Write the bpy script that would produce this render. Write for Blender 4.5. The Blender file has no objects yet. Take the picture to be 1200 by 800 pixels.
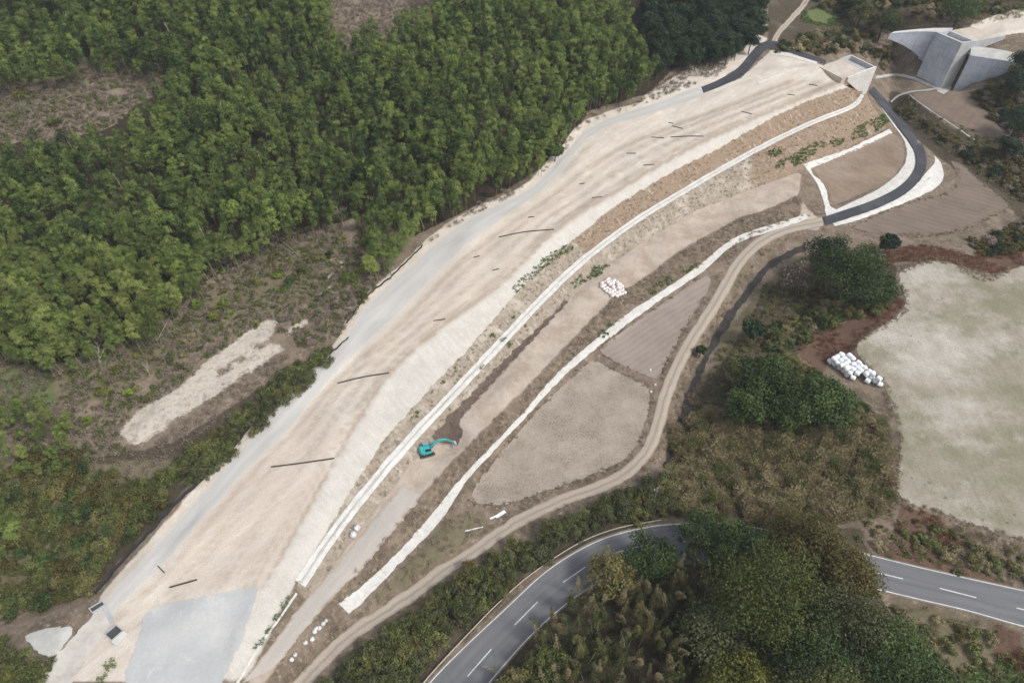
import bpy, bmesh, math, random
import numpy as np
from mathutils import Vector, Matrix
random.seed(7); rng = np.random.default_rng(11)
scene = bpy.context.scene
C = scene.collection
R = math.radians

# ------------------------------------------------------------------ camera, sky, sun
CAM_H, PITCH, FPX = 135.0, R(48.0), 826.0
cam = bpy.data.cameras.new('camera'); cam_o = bpy.data.objects.new('camera', cam); C.objects.link(cam_o)
cam.sensor_width = 36; cam.lens = 36 * FPX / 1200; cam.clip_end = 6000; cam.clip_start = 1
cam_o.location = (0, 0, CAM_H); cam_o.rotation_euler = (R(90) - PITCH, 0, 0)
scene.camera = cam_o
SUN_EL, SUN_AZ = R(52), R(118)            # azimuth clockwise from +Y
world = bpy.data.worlds.new('World'); scene.world = world; world.use_nodes = True
wn = world.node_tree
sky = wn.nodes.new('ShaderNodeTexSky'); sky.sky_type = 'NISHITA'; sky.sun_disc = False
sky.sun_elevation = SUN_EL; sky.sun_rotation = SUN_AZ; sky.dust_density = 3.0; sky.air_density = 1.0
wn.nodes['Background'].inputs[1].default_value = 0.15
hz = wn.nodes.new('ShaderNodeHueSaturation'); hz.inputs['Saturation'].default_value = .35      # thin high cloud: a paler sky
wn.links.new(sky.outputs[0], hz.inputs['Color']); wn.links.new(hz.outputs[0], wn.nodes['Background'].inputs[0])
sun = bpy.data.lights.new('sun', 'SUN'); sun.energy = 1.75; sun.angle = R(13); sun.color = (1, .97, .93)
sun_o = bpy.data.objects.new('sun', sun); C.objects.link(sun_o)
sd = Vector((math.sin(SUN_AZ) * math.cos(SUN_EL), math.cos(SUN_AZ) * math.cos(SUN_EL), math.sin(SUN_EL)))
sun_o.rotation_euler = sd.to_track_quat('Z', 'Y').to_euler()
vs = scene.view_settings
vs.view_transform = 'Standard'; vs.look = 'None'; vs.gamma = 1; vs.use_curve_mapping = False
vs.exposure = 0.40

# ------------------------------------------------------------------ photo-plan helpers
ct, st = math.cos(PITCH), math.sin(PITCH)
def rays(px, py):
    px = np.asarray(px, float); py = np.asarray(py, float)
    u = px - 600; v = 400 - py
    return np.stack([u, FPX * ct + v * st, -FPX * st + v * ct], -1)
def P(px, py, z=0.):
    d = rays(px, py); t = (np.asarray(z, float) - CAM_H) / d[..., 2]
    return np.stack([d[..., 0] * t, d[..., 1] * t], -1)
def proj(x, y, z):
    dz = z - CAM_H
    depth = y * ct - dz * st; up = y * st + dz * ct
    return 600 + FPX * x / depth, 400 - FPX * up / depth
def inpoly(px, py, poly):
    poly = np.asarray(poly, float); inside = np.zeros(np.shape(px), bool)
    j = len(poly) - 1
    for i in range(len(poly)):
        xi, yi = poly[i]; xj, yj = poly[j]
        c = ((yi > py) != (yj > py)) & (px < (xj - xi) * (py - yi) / (yj - yi + 1e-12) + xi)
        inside ^= c; j = i
    return inside
def smooth_line(pts, n):
    """Catmull-Rom through pts, n samples evenly spaced."""
    p = np.asarray(pts, float)
    if len(p) > 2:
        q = np.vstack([2 * p[0] - p[1], p, 2 * p[-1] - p[-2]]); out = []
        for i in range(1, len(q) - 2):
            for t in np.linspace(0, 1, 14, endpoint=False):
                a, b, c, d = q[i - 1], q[i], q[i + 1], q[i + 2]
                out.append(.5 * ((2 * b) + (c - a) * t + (2 * a - 5 * b + 4 * c - d) * t * t + (3 * b - a - 3 * c + d) * t ** 3))
        p = np.array(out + [p[-1]])
    s = np.concatenate([[0], np.cumsum(np.linalg.norm(np.diff(p[:, :2], axis=0), axis=1))])
    k = np.linspace(0, s[-1], n)
    return np.stack([np.interp(k, s, p[:, i]) for i in range(p.shape[1])], -1)

# ------------------------------------------------------------------ terrain heights
GS = 0.8
X0, X1, Y0, Y1 = -270., 275., 20., 380.
nx = int((X1 - X0) / GS) + 1; ny = int((Y1 - Y0) / GS) + 1
gx = X0 + GS * np.arange(nx); gy = Y0 + GS * np.arange(ny)
GX, GY = np.meshgrid(gx, gy)
cz = np.zeros((ny, nx)); cw = np.zeros((ny, nx))
def pin(xy, z):
    ix = np.round((xy[:, 0] - X0) / GS).astype(int); iy = np.round((xy[:, 1] - Y0) / GS).astype(int)
    ok = (ix >= 0) & (ix < nx) & (iy >= 0) & (iy < ny)
    cz[iy[ok], ix[ok]] = np.broadcast_to(z, ix.shape)[ok]; cw[iy[ok], ix[ok]] = 1
def line(pts, smooth=True):          # pts: (px, py, z)
    p = smooth_line(pts, 60) if smooth else np.asarray(pts, float)
    q = np.column_stack([P(p[:, 0], p[:, 1], p[:, 2]), p[:, 2]])
    out = []
    for a, b in zip(q[:-1], q[1:]):
        n = max(2, int(np.linalg.norm(b[:2] - a[:2]) / (GS * .5)) + 1)
        out.append(a + (b - a) * np.linspace(0, 1, n)[:, None])
    q = np.vstack(out); pin(q[:, :2], q[:, 2])
def flat(poly, z):
    px, py = proj(GX, GY, z); m = inpoly(px, py, poly)
    cz[m] = z; cw[m] = 1

# image-plan outlines (photo pixels)
GREY_L = [(60,790),(95,735),(125,702),(189,631),(236,577),(280,530),(304,498),(338,464),(371,434),(400,407),(413,385),(413,376),(444,343),(481,312),(511,282),(535,265),(562,248),(602,233),(630,216),(650,192),(670,172),(680,157),(696,145),(731,132),(758,125),(800,108),(822,101)]
GREY_LZ = [4.2,4.8,5.5,6.2,6.6,7,7.2,7.4,7.7,8,8.1,8.2,8.5,8.8,9,9.2,9.5,9.7,9.9,10,10.2,10.3,10.5,10.8,11,11,11.2]
CREST = [(263,797,5.5),(307,689,6),(358,601,6.6),(400,525,7.2),(457,437,7.8),(521,380,8.3),(589,330,8.8),(650,270,9.4),(720,225,10),(800,178,10.7),(880,140,11.4),(960,107,12),(988,96,12)]
DRAIN = [(352,684,4.3),(395,620,4.6),(465,533,4.5),(530,463,4.3),(598,390,4),(666,320,4.3),(740,262,4.8),(812,218,5.2),(882,178,5.8),(960,140,6.2),(1010,123,6.5),(1016,116,7),(1012,108,8)]
PADDY_A = [(694,421),(762,455),(760,480),(748,520),(730,540),(690,558),(640,575),(590,592),(558,590),(552,578),(575,545),(640,470)]
PADDY_B = [(700,410),(745,377),(800,340),(830,322),(834,327),(828,345),(808,375),(780,425),(770,445),(720,424)]
FIELD_C = [(480,655),(530,604),(552,600),(575,612),(545,635),(470,690),(425,714)]
FIELD_I = [(952,197),(1046,155),(1059,170),(1060,188),(1046,210),(1008,228),(978,241),(968,220)]
FIELD_D = [(996,266),(1060,239),(1112,226),(1124,206),(1112,186),(1130,194),(1146,210),(1184,240),(1178,246),(1112,273),(1020,274)]
FIELD_E = [(1053,318),(1094,304),(1114,309),(1158,326),(1215,306),(1330,330),(1330,670),(1200,633),(1140,615),(1093,597),(1058,588),(1050,570),(1056,520),(1046,474),(1033,447),(1016,427),(1002,412),(1009,397),(1050,373),(1063,356),(1056,332)]
FIELD_F = [(1066,108),(1108,105),(1130,112),(1200,152),(1200,170),(1160,160),(1110,140),(1080,122)]
ROAD_L = [(470,840),(512,790),(560,743),(596,710),(638,670),(672,648),(704,631),(745,620),(781,614),(860,614),(940,630),(1022,651),(1092,668),(1200,692),(1330,720)]
ROAD_R = [(540,840),(583,788),(622,744),(654,715),(688,689),(720,675),(760,664),(800,659),(880,662),(950,673),(1031,691),(1085,704),(1138,716),(1200,734),(1330,765)]
DITCH = [(944,290),(916,302),(896,316),(876,342),(858,368),(840,394),(824,426),(812,452),(803,480),(792,515),(782,548)]
TRACK = [(340,815),(356,798),(400,752),(440,724),(480,698),(520,668),(560,644),(600,614),(650,590),(680,578),(718,565),(746,546),(763,524),(772,496),(782,456),(796,424),(812,396),(836,360),(856,324),(874,296),(898,278),(930,266),(964,260)]
NEWRD = [(1021,105),(1034,120),(1052,142),(1068,160),(1077,176),(1079,196),(1068,214),(1050,228),(1020,242),(990,252),(966,260)]
UPRD = [(823,106),(845,97),(868,84),(882,68),(893,56),(906,52),(928,60),(948,67),(968,73)]
WS_L = [(397,707),(420,690),(473,640),(506,603),(512,594),(524,579),(540,560),(566,533),(616,481),(643,447),(687,407),(736,367),(784,336),(816,313),(828,305),(848,286),(866,275),(902,264),(944,251)]
WS_R = [(409,719),(434,697),(480,648),(510,618),(528,594),(536,578),(549,560),(574,533),(626,478),(657,444),(697,410),(747,371),(793,339),(830,315),(840,302),(866,283),(904,271),(925,264),(948,256)]

# natural ground first, engineered lines later (later pins win)
for L in [
    [(-40,-10,38),(150,-20,36),(300,0,33),(430,10,28),(600,0,24),(720,0,19),(860,-10,14)],
    [(-40,120,27),(100,140,25),(220,130,23),(330,100,23),(450,80,22),(600,60,19),(700,60,14.5)],
    [(-60,260,19),(80,270,16),(200,250,15.5),(330,200,15.5),(480,150,16),(600,150,13.5),(660,120,12.5)],
    [(-60,400,10.5),(0,415,9),(120,380,9.2),(220,320,10),(330,285,10),(420,270,9.8),(500,255,9.8),(590,225,10.2)],
    [(0,470,6.5),(90,460,6.8),(200,400,7.8),(330,340,8.6),(410,320,8.8)],
    [(145,515,5.6),(200,475,6.2),(260,430,6.8),(330,385,7.4)],
    [(165,505,5.6),(230,465,6.2),(300,410,7),(350,380,7.5)],
    [(100,660,3.2),(150,600,4.2),(220,540,5),(300,470,6),(370,410,7)],
    [(-60,560,5),(30,560,4.6),(90,540,4.8)],[(-60,650,2.5),(40,640,2.6),(90,600,3.4)],
    [(-60,740,1),(20,722,1.2),(70,702,1.8),(100,690,2.6)],
    [(-60,800,4.6),(30,760,4.7),(60,760,4.8)],
    [(740,110,11.8),(800,85,11.6),(850,70,10.8)],[(790,30,14),(850,30,12.5),(895,20,11)],
    [(905,35,9.5),(940,10,9),(960,-5,10)],[(930,50,7),(990,58,4),(1025,50,1)],[(950,25,6),(985,25,5),(1010,15,6)],
    [(1010,5,9),(1080,12,10),(1150,2,13),(1230,-8,17)],[(1040,45,1),(1080,33,6),(1120,24,10.5)],
    [(1040,62,-7),(1048,90,-8.5),(1043,105,-8.5),(1042,125,-8),(1060,150,-7.2),(1100,184,-6.2),(1150,214,-5),(1210,236,-4)],
    [(1140,95,-1),(1180,110,1.5),(1230,110,4)],[(1150,130,-1.5),(1230,150,1)],[(1195,80,7),(1230,60,12)],
    [(1140,285,0.5),(1200,270,0.5)],[(1050,285,.6),(1100,286,.8)],
    [(950,300,.2),(1000,300,1.0),(1040,300,1.2)],[(930,350,1),(960,380,1.5),(990,370,2.2),(1040,345,2.5)],
    [(850,430,.5),(900,400,1.6),(950,400,2.2)],[(950,430,2),(985,440,2.4),(1010,460,2.8)],[(830,480,.5),(900,500,1.8),(1000,520,2.8)],
    [(800,560,.8),(900,570,2.2),(1020,590,3.2)],
    [(420,800,2.4),(500,735,2.2),(580,670,2),(660,615,1.8),(740,585,1.6)],
    [(1040,610,3.4),(1100,628,3.2),(1200,662,3.2)],
    [(640,790,3),(720,720,3.4),(800,690,4),(900,700,4.2),(1000,720,3)],[(1035,712,1.2),(1120,736,1),(1210,765,.8)],[(700,830,2.6),(900,830,3.4),(1000,810,2),(1200,830,.2)],
    [(300,800,3.2),(345,770,2.6),(400,725,2.2)],
]: line(L)
line([(a, b, z) for (a, b), z in zip(GREY_L, GREY_LZ)])
line([(a + 9, b + 6, z) for (a, b), z in zip(GREY_L, GREY_LZ)])
line([(815,118,11.3),(860,100,11.4),(900,84,11.6),(940,78,11.8),(966,80,12)])
line([(a, b, z) for (a, b), z in zip(UPRD, [11.2,11,10.6,10.2,9.9,9.6,9,8.2,7.2])])
line(CREST)
line([(a - 3, b - 2, z) for a, b, z in DRAIN[:-3]]); line([(a + 4, b + 3, z) for a, b, z in DRAIN[:-3]])
line(DRAIN[-4:])
line([(280,798,3.9),(306,754,4.1),(328,724,4.2),(348,696,4.3)])
line([(286,800,3.5),(358,703,4),(400,650,3.5),(480,545,2.8),(560,470,2.5),(686,328,2.2),(750,286,2),(816,246,2),(880,222,2),(940,200,1.8)])
line([(320,782,3.4),(382,707,3.8),(440,640,3),(530,540,2.4),(620,450,2),(740,334,1.6),(784,302,1.5),(820,280,1.4),(892,248,1.4),(936,228,1.4)])
wz = [2.2,2.0,1.6,1.3,1.2,1.1,1.1,1,.9,.9,.9,.9,.9,.9,.9,.9,1,1,1]
line([(a, b, z) for (a, b), z in zip(WS_L, wz)]); line([(a, b, z) for (a, b), z in zip(WS_R, wz)])
flat(PADDY_A, 0.); flat(PADDY_B, .25); flat(FIELD_D, -.4); flat(FIELD_I, -.2); flat(FIELD_E, 4.); flat(FIELD_F, -2.5)
tz = np.interp(np.arange(len(TRACK)), [0,2,5,8,12,15,19,22], [1.7,1.4,.8,.45,.4,.4,.7,.9])
for dx, dy in ((-4,-3),(4,3),(0,0)): line([(a+dx, b+dy, z) for (a, b), z in zip(TRACK, tz)])
for dx, dy in ((-5,-3),(5,3),(0,0)): line([(a+dx, b+dy, -2.0) for a, b in DITCH])
nz = np.interp(np.arange(len(NEWRD)), [0,2,5,10], [-.8,-.4,.1,.8])
for dx, dy in ((-10,-6),(-7,-5),(-3,-2),(3,2),(7,5),(9,6)): line([(a+dx, b+dy, z) for (a, b), z in zip(NEWRD, nz)])
rz = np.linspace(3.0, 3.9, len(ROAD_L))
for f in np.linspace(-.12, 1.06, 9):
    line([(a[0]*(1-f)+b[0]*f, a[1]*(1-f)+b[1]*f, z) for a, b, z in zip(ROAD_L, ROAD_R, rz)])
flat([(509,512),(517,501),(528,501),(537,509),(536,519),(524,518),(512,517)], .9)
line([(512,514,1.6),(520,499,2.0),(545,484,2.3),(590,428,2.2),(640,375,2.1),(663,352,2.1)])
# abutment surroundings
line([(1070,90,-6.8),(1103,106,-6.8),(1112,104,-6.6),(1120,102.5,-6)]); line([(1121,103,-5.6),(1150,94,-1.5),(1187,75,5)])
line([(1146,46,11),(1172,40,11.2),(1215,30,11.6)]); line([(1130,28,11.5),(1160,22,11.6),(1215,12,12)]); line([(1150,60,6),(1200,58,8.4)])
line([(1024,112,-1.5),(1030,100,-3),(1030,88,-5)])

_bl, _br = P(1074, 88.5, -6.), P(1102.5, 102, -6.); _e = (_br - _bl) / np.linalg.norm(_br - _bl); _d = P(1116.5, 100.3, -6.) - _br; _d /= np.linalg.norm(_d)
_k = np.array([(a, b) for a in np.arange(-1, 4.5, .4) for b in np.arange(-2.5, np.linalg.norm(P(1116.5, 100.3, -6.) - _br) + 2, .4)]); pin(_br + _k[:, :1] * _e + _k[:, 1:] * _d, -6.8)
def solve(cz, cw, levels=6):
    h, w = cz.shape
    if levels > 0 and min(h, w) > 16:
        H2, W2 = (h + 1) // 2, (w + 1) // 2
        a = np.zeros((H2 * 2, W2 * 2)); b = a.copy(); a[:h, :w] = cz * cw; b[:h, :w] = cw
        a = a.reshape(H2, 2, W2, 2).sum((1, 3)); b = b.reshape(H2, 2, W2, 2).sum((1, 3))
        u = solve(np.where(b > 0, a / np.maximum(b, 1), 0), (b > 0).astype(float), levels - 1)
        z = np.repeat(np.repeat(u, 2, 0), 2, 1)[:h, :w]
    else:
        z = np.full((h, w), cz[cw > 0].mean())
    m = cw > 0; z = np.where(m, cz, z)
    for _ in range(140):
        p = np.pad(z, 1, mode='edge')
        n = .25 * (p[:-2, 1:-1] + p[2:, 1:-1] + p[1:-1, :-2] + p[1:-1, 2:])
        z = np.where(m, cz, n)
    return z
H = solve(cz, cw)
def blur(a, n):
    for _ in range(n):
        p = np.pad(a, 1, mode='edge')
        a = (p[:-2, 1:-1] + p[2:, 1:-1] + p[1:-1, :-2] + p[1:-1, 2:] + 4 * a) / 8
    return a
H = blur(H, 3)
def vnoise(x, y, s, seed):
    """cheap smooth value noise"""
    r = np.random.default_rng(seed).random((256, 256))
    u = x / s; v = y / s; i = np.floor(u).astype(int); j = np.floor(v).astype(int)
    fu = u - i; fv = v - j; fu = fu * fu * (3 - 2 * fu); fv = fv * fv * (3 - 2 * fv)
    g = lambda a, b: r[a % 256, b % 256]
    return (g(i, j) * (1 - fu) + g(i + 1, j) * fu) * (1 - fv) + (g(i, j + 1) * (1 - fu) + g(i + 1, j + 1) * fu) * fv - .5
near = blur(cw, 10)
wild = np.clip(1 - near * 3, 0, 1)
H = H + wild * (1.6 * vnoise(GX, GY, 17, 1) + .9 * vnoise(GX, GY, 6.5, 2)) + .10 * vnoise(GX, GY, 3.1, 3) * np.clip(1 - near, 0, 1)
def Hs(x, y):
    x = np.asarray(x, float); y = np.asarray(y, float)
    u = np.clip((x - X0) / GS, 0, nx - 1.001); v = np.clip((y - Y0) / GS, 0, ny - 1.001)
    i = u.astype(int); j = v.astype(int); a = u - i; b = v - j
    return (H[j, i] * (1 - a) + H[j, i + 1] * a) * (1 - b) + (H[j + 1, i] * (1 - a) + H[j + 1, i + 1] * a) * b
def G(px, py, h=0.):
    """point on the terrain (raised by h) seen at a photo pixel -> ground xyz below it"""
    d = rays(px, py); d = d / np.linalg.norm(d, axis=-1, keepdims=True)
    lo = (45 - CAM_H) / d[..., 2]; t = lo.copy(); done = np.zeros(t.shape, bool)
    for _ in range(1400):
        x = d[..., 0] * t; y = d[..., 1] * t; z = CAM_H + d[..., 2] * t
        done |= z <= Hs(x, y) + h
        if done.all(): break
        t = np.where(done, t, t + .4)
    a = t - .4; b = t
    for _ in range(12):
        m = (a + b) / 2
        under = CAM_H + d[..., 2] * m <= Hs(d[..., 0] * m, d[..., 1] * m) + h
        b = np.where(under, m, b); a = np.where(under, a, m)
    x = d[..., 0] * b; y = d[..., 1] * b
    return np.stack([x, y, Hs(x, y)], -1)
def gpt(px, py, h=0.): return Vector(G(np.array([px]), np.array([py]), h)[0])

# ------------------------------------------------------------------ materials
def lin(c): return np.where(np.asarray(c, float) / 255 <= .04045, np.asarray(c, float) / 255 / 12.92, ((np.asarray(c, float) / 255 + .055) / 1.055) ** 2.4)
def S(r, g, b, k=.78, sat=.80):
    c = np.array((r, g, b), float); y = c @ np.array((.3, .59, .11)); c = y + (c - y) * sat
    return tuple(float(v) for v in lin(np.clip(c, 0, 255)) * k) + (1.,)
class NT:
    def __init__(s, name, rough=.9, spec=.2):
        s.m = bpy.data.materials.new(name); s.m.use_nodes = True; s.t = s.m.node_tree
        s.b = s.t.nodes['Principled BSDF']; s.b.inputs['Roughness'].default_value = rough
        s.b.inputs['Specular IOR Level'].default_value = spec
        s.pos = s.t.nodes.new('ShaderNodeNewGeometry').outputs['Position']
    def n(s, k): return s.t.nodes.new(k)
    def put(s, sock, v):
        if isinstance(v, bpy.types.NodeSocket): s.t.links.new(v, sock)
        elif v is not None: sock.default_value = v
    def noise(s, scale, detail=5, rough=.6, vec=None, dist=0.):
        n = s.n('ShaderNodeTexNoise'); n.inputs['Scale'].default_value = scale; n.inputs['Detail'].default_value = detail
        n.inputs['Roughness'].default_value = rough; n.inputs['Distortion'].default_value = dist
        s.put(n.inputs['Vector'], vec or s.pos); return n.outputs['Fac']
    def mapping(s, vec, rot=0., scale=(1,1,1)):
        n = s.n('ShaderNodeMapping'); n.vector_type = 'TEXTURE'; s.put(n.inputs['Vector'], vec); n.inputs['Rotation'].default_value = (0, 0, rot)
        n.inputs['Scale'].default_value = scale; return n.outputs[0]
    def math(s, op, a, b=0., c=None, clamp=False):
        n = s.n('ShaderNodeMath'); n.operation = op; n.use_clamp = clamp; s.put(n.inputs[0], a); s.put(n.inputs[1], b)
        if c is not None: s.put(n.inputs[2], c)
        return n.outputs[0]
    def rng(s, v, a, b, c=0., d=1.):
        n = s.n('ShaderNodeMapRange'); s.put(n.inputs[0], v)
        for i, k in enumerate((a, b, c, d)): n.inputs[i + 1].default_value = k
        return n.outputs[0]
    def mix(s, f, a, b, mode='MIX'):
        n = s.n('ShaderNodeMix'); n.data_type = 'RGBA'; n.blend_type = mode
        s.put(n.inputs['Factor'], f); s.put(n.inputs[6], a); s.put(n.inputs[7], b); return n.outputs[2]
    def attr(s, name, out='Color'):
        n = s.n('ShaderNodeAttribute'); n.attribute_name = name; return n.outputs[out]
    def sep(s, c):
        n = s.n('ShaderNodeSeparateColor'); s.put(n.inputs[0], c); return n.outputs
    def bump(s, h, strength=.5, dist=.1):
        n = s.n('ShaderNodeBump'); n.inputs['Strength'].default_value = strength; n.inputs['Distance'].default_value = dist
        s.put(n.inputs['Height'], h); s.t.links.new(n.outputs[0], s.b.inputs['Normal'])
    def scale(s, col, f):          # multiply colour by value
        n = s.n('ShaderNodeVectorMath'); n.operation = 'SCALE'; s.put(n.inputs[0], col); s.put(n.inputs['Scale'], f); return n.outputs[0]
    def out(s, col): s.put(s.b.inputs['Base Color'], col); return s.m
def varied(name, c1, c2, sc=.3, fine=2.5, amt=.25, rough=.9, c3=None, bump=.3, spec=.2):
    t = NT(name, rough, spec)
    col = t.mix(t.rng(t.noise(sc, 6, .65), .38, .62), c1, c2)
    if c3: col = t.mix(t.rng(t.noise(sc * 2.7, 6, .7, dist=.6), .55, .68), col, c3)
    f = t.noise(fine, 6, .75)
    col = t.scale(col, t.rng(f, .2, .8, 1 - amt, 1 + amt))
    if bump: t.bump(f, bump, .15)
    return t.out(col)
def plain(name, c, rough=.6, spec=.4, metal=0., amt=.12, fine=3.):
    t = NT(name, rough, spec); t.b.inputs['Metallic'].default_value = metal
    return t.out(t.scale(t.mix(0., c, c), t.rng(t.noise(fine, 4, .7), .2, .8, 1 - amt, 1 + amt)))
def leafmat(name, dark, light, hue=.0, trans=.25, var=.35, extra=None):
    t = NT(name, .55, .25)
    tint = t.attr('tint', 'Fac'); rnd = t.n('ShaderNodeObjectInfo').outputs['Random']
    col = t.mix(tint, dark, light)
    if extra: col = t.mix(t.rng(rnd, .45, .95, 0., .75), col, extra)
    col = t.scale(col, t.rng(t.math('FRACT', t.math('MULTIPLY', rnd, 7.31)), 0, 1, 1 - var, 1 + var))
    t.out(col)
    tr = t.n('ShaderNodeBsdfTranslucent'); t.put(tr.inputs[0], col); mx = t.n('ShaderNodeMixShader'); mx.inputs[0].default_value = trans
    t.t.links.new(t.b.outputs[0], mx.inputs[1]); t.t.links.new(tr.outputs[0], mx.inputs[2])
    t.t.links.new(mx.outputs[0], t.t.nodes['Material Output'].inputs[0]); return t.m

# ------------------------------------------------------------------ object helpers
def link(o, parent=None):
    C.objects.link(o)
    if parent: o.parent = parent
    return o
def mesh_np(name, v, f, mat, parent=None, smooth=False, tint=None):
    """v (n,3); f (m,k) all k-gons"""
    me = bpy.data.meshes.new(name); v = np.asarray(v, np.float32); f = np.asarray(f, np.int32)
    me.vertices.add(len(v)); me.vertices.foreach_set('co', v.ravel())
    k = f.shape[1]; me.loops.add(f.size); me.loops.foreach_set('vertex_index', f.ravel())
    me.polygons.add(len(f)); me.polygons.foreach_set('loop_start', np.arange(0, f.size, k, dtype=np.int32))
    if smooth: me.polygons.foreach_set('use_smooth', np.ones(len(f), bool))
    me.update(calc_edges=True)
    if tint is not None:
        a = me.attributes.new('tint', 'FLOAT', 'POINT'); a.data.foreach_set('value', np.asarray(tint, np.float32))
    me.materials.append(mat)
    return link(bpy.data.objects.new(name, me), parent)
def mesh_bm(name, bm, mat, parent=None, smooth=False):
    bmesh.ops.recalc_face_normals(bm, faces=bm.faces[:])
    me = bpy.data.meshes.new(name); bm.to_mesh(me); bm.free(); me.materials.append(mat)
    if smooth: me.polygons.foreach_set('use_smooth', np.ones(len(me.polygons), bool))
    return link(bpy.data.objects.new(name, me), parent)
def structure(o): o['kind'] = 'structure'; return o
def tag(o, label, cat, group=None):
    o['label'] = label; o['category'] = cat
    if group: o['group'] = group
    return o
def thing(name, label, cat, loc, rz=0., group=None):
    o = bpy.data.objects.new(name, None); o.empty_display_size = .3; link(o); o.location = loc; o.rotation_euler = (0, 0, rz)
    return tag(o, label, cat, group)
def copy_tree(o, parent=None):
    c = o.copy(); link(c)
    if parent: c.parent = parent
    for ch in list(o.children): copy_tree(ch, c)
    return c
def box(bm, c, s, rot=None, bevel=0.):
    m = Matrix.Translation(c) @ (rot.to_4x4() if rot else Matrix.Identity(4)) @ Matrix.Diagonal((*s, 1))
    r = bmesh.ops.create_cube(bm, size=1, matrix=m)
    if bevel:
        es = list({e for v in r['verts'] for e in v.link_edges})
        bmesh.ops.bevel(bm, geom=es, offset=bevel, segments=2, affect='EDGES', profile=.6)
def tube(bm, pts, rad, sides=6, caps=True):
    pts = [Vector(p) for p in pts]; rings = []
    for i, p in enumerate(pts):
        d = (pts[min(i + 1, len(pts) - 1)] - pts[max(i - 1, 0)]).normalized()
        a = d.orthogonal().normalized() if i == 0 else (rings_a - d * rings_a.dot(d)).normalized()
        rings_a = a; b = d.cross(a); r = rad[i] if hasattr(rad, '__len__') else rad
        rings.append([bm.verts.new(p + (a * math.cos(2 * math.pi * k / sides) + b * math.sin(2 * math.pi * k / sides)) * r) for k in range(sides)])
    for q, w in zip(rings[:-1], rings[1:]):
        for k in range(sides): bm.faces.new((q[k], q[(k + 1) % sides], w[(k + 1) % sides], w[k]))
    if caps: bm.faces.new(rings[0][::-1]); bm.faces.new(rings[-1])
def prism(bm, prof, y0, y1):
    """profile in (x,z) extruded along y"""
    a = [bm.verts.new((x, y0, z)) for x, z in prof]; b = [bm.verts.new((x, y1, z)) for x, z in prof]
    n = len(prof); bm.faces.new(a); bm.faces.new(b[::-1])
    for i in range(n): bm.faces.new((a[i], b[i], b[(i + 1) % n], a[(i + 1) % n]))

# ------------------------------------------------------------------ ground sheet
ox = np.concatenate([[-2500, -1500, -900, -600, -420, -330], gx, [335, 430, 620, 900, 1500, 2500]])
oy = np.concatenate([[-900, -400, -150, -60, -10], gy, [430, 520, 700, 1000, 1600, 3000]])
OX, OY = np.meshgrid(ox, oy)
cxp = np.clip(OX, X0, X1); cyp = np.clip(OY, Y0, Y1)
OZ = Hs(cxp, cyp); far = np.hypot(OX - cxp, OY - cyp)
OZ = OZ + np.minimum(far, 400) * .06 * (1 + vnoise(OX, OY, 300, 9))
PX, PY = proj(OX, OY, OZ)
inside = (far == 0)
def zone(polys, soft=2):
    m = np.zeros(OX.shape)
    for p in polys: m[inpoly(PX, PY, p) & inside] = 1
    return blur(m, soft)
GL = GREY_L[2:]
CR = [(a, b) for a, b, _ in CREST]; DR = [(a, b) for a, b, _ in DRAIN]
BROWN_TOP = [(345,684),(380,630),(420,560),(455,510),(500,460),(550,408),(600,350),(640,308),(671,281),(696,262),(724,240),(760,218),(790,200),(840,176),(870,158),(906,138),(948,118),(996,102),(1013,106)]
STRIP_T = [(358,703),(400,650),(480,545),(560,470),(686,328),(750,286),(816,246),(880,222),(940,200)]
STRIP_B = [(382,707),(440,640),(530,540),(620,450),(720,346),(756,324),(784,302),(820,280),(872,252),(892,248),(936,228)]
SAND = [[(75,800),(108,742)] + [(a - 8, b - 5) for a, b in GL[:-2]] + GL[-2:] + [(826,108),(868,92),(905,58),(968,78),(988,96)] + BROWN_TOP[::-1] + [(262,800)],
        [(750,115),(800,84),(870,60),(885,40),(900,45),(880,70),(830,102),(770,122)], [(60,800),(105,740),(150,700),(170,720),(140,800)], [(1147,46),(1136,30),(1160,20),(1215,4),(1215,36),(1180,41)]]
BROWNZ = [BROWN_TOP + [(1016,112),(1040,150),(952,196),(942,198)] + STRIP_T[::-1]]
HAULZ = [STRIP_T + STRIP_B[::-1], [(286,800),(358,703),(382,707),(320,782),(312,800)], [(940,228),(946,246),(965,258),(960,270),(930,268),(938,250)]]
TANZ = [[(189,690),(236,600),(330,530),(372,470),(395,500),(370,560),(318,664),(305,682),(250,690)], [(420,420),(520,320),(640,235),(650,240),(540,335),(440,440)], [(480,400),(600,300),(700,230),(705,238),(600,320),(500,410)]]
LSLOPE = [CR[::1] + [(990,103),(948,116),(870,156),(790,198),(696,260),(640,306),(550,406),(455,508),(345,682),(290,795)]]
WET = [[(505,512),(522,492),(590,422),(650,365),(662,350),(666,354),(600,424),(560,468),(540,490),(541,510),(537,522),(522,520),(508,517)]]
REDZ = [[(935,400),(975,385),(1050,345),(1062,355),(1048,372),(1008,396),(1000,412),(980,416),(960,440),(940,430)], [(1036,290),(1090,287),(1140,300),(1200,295),(1200,312),(1158,322),(1110,306),(1040,308)], [(1055,590),(1100,605),(1130,640),(1090,640),(1050,625)], [(1165,730),(1200,740),(1200,790),(1165,770)], [(1024,655),(1050,630),(1110,650),(1200,690),(1195,692),(1092,666)]]
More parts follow.
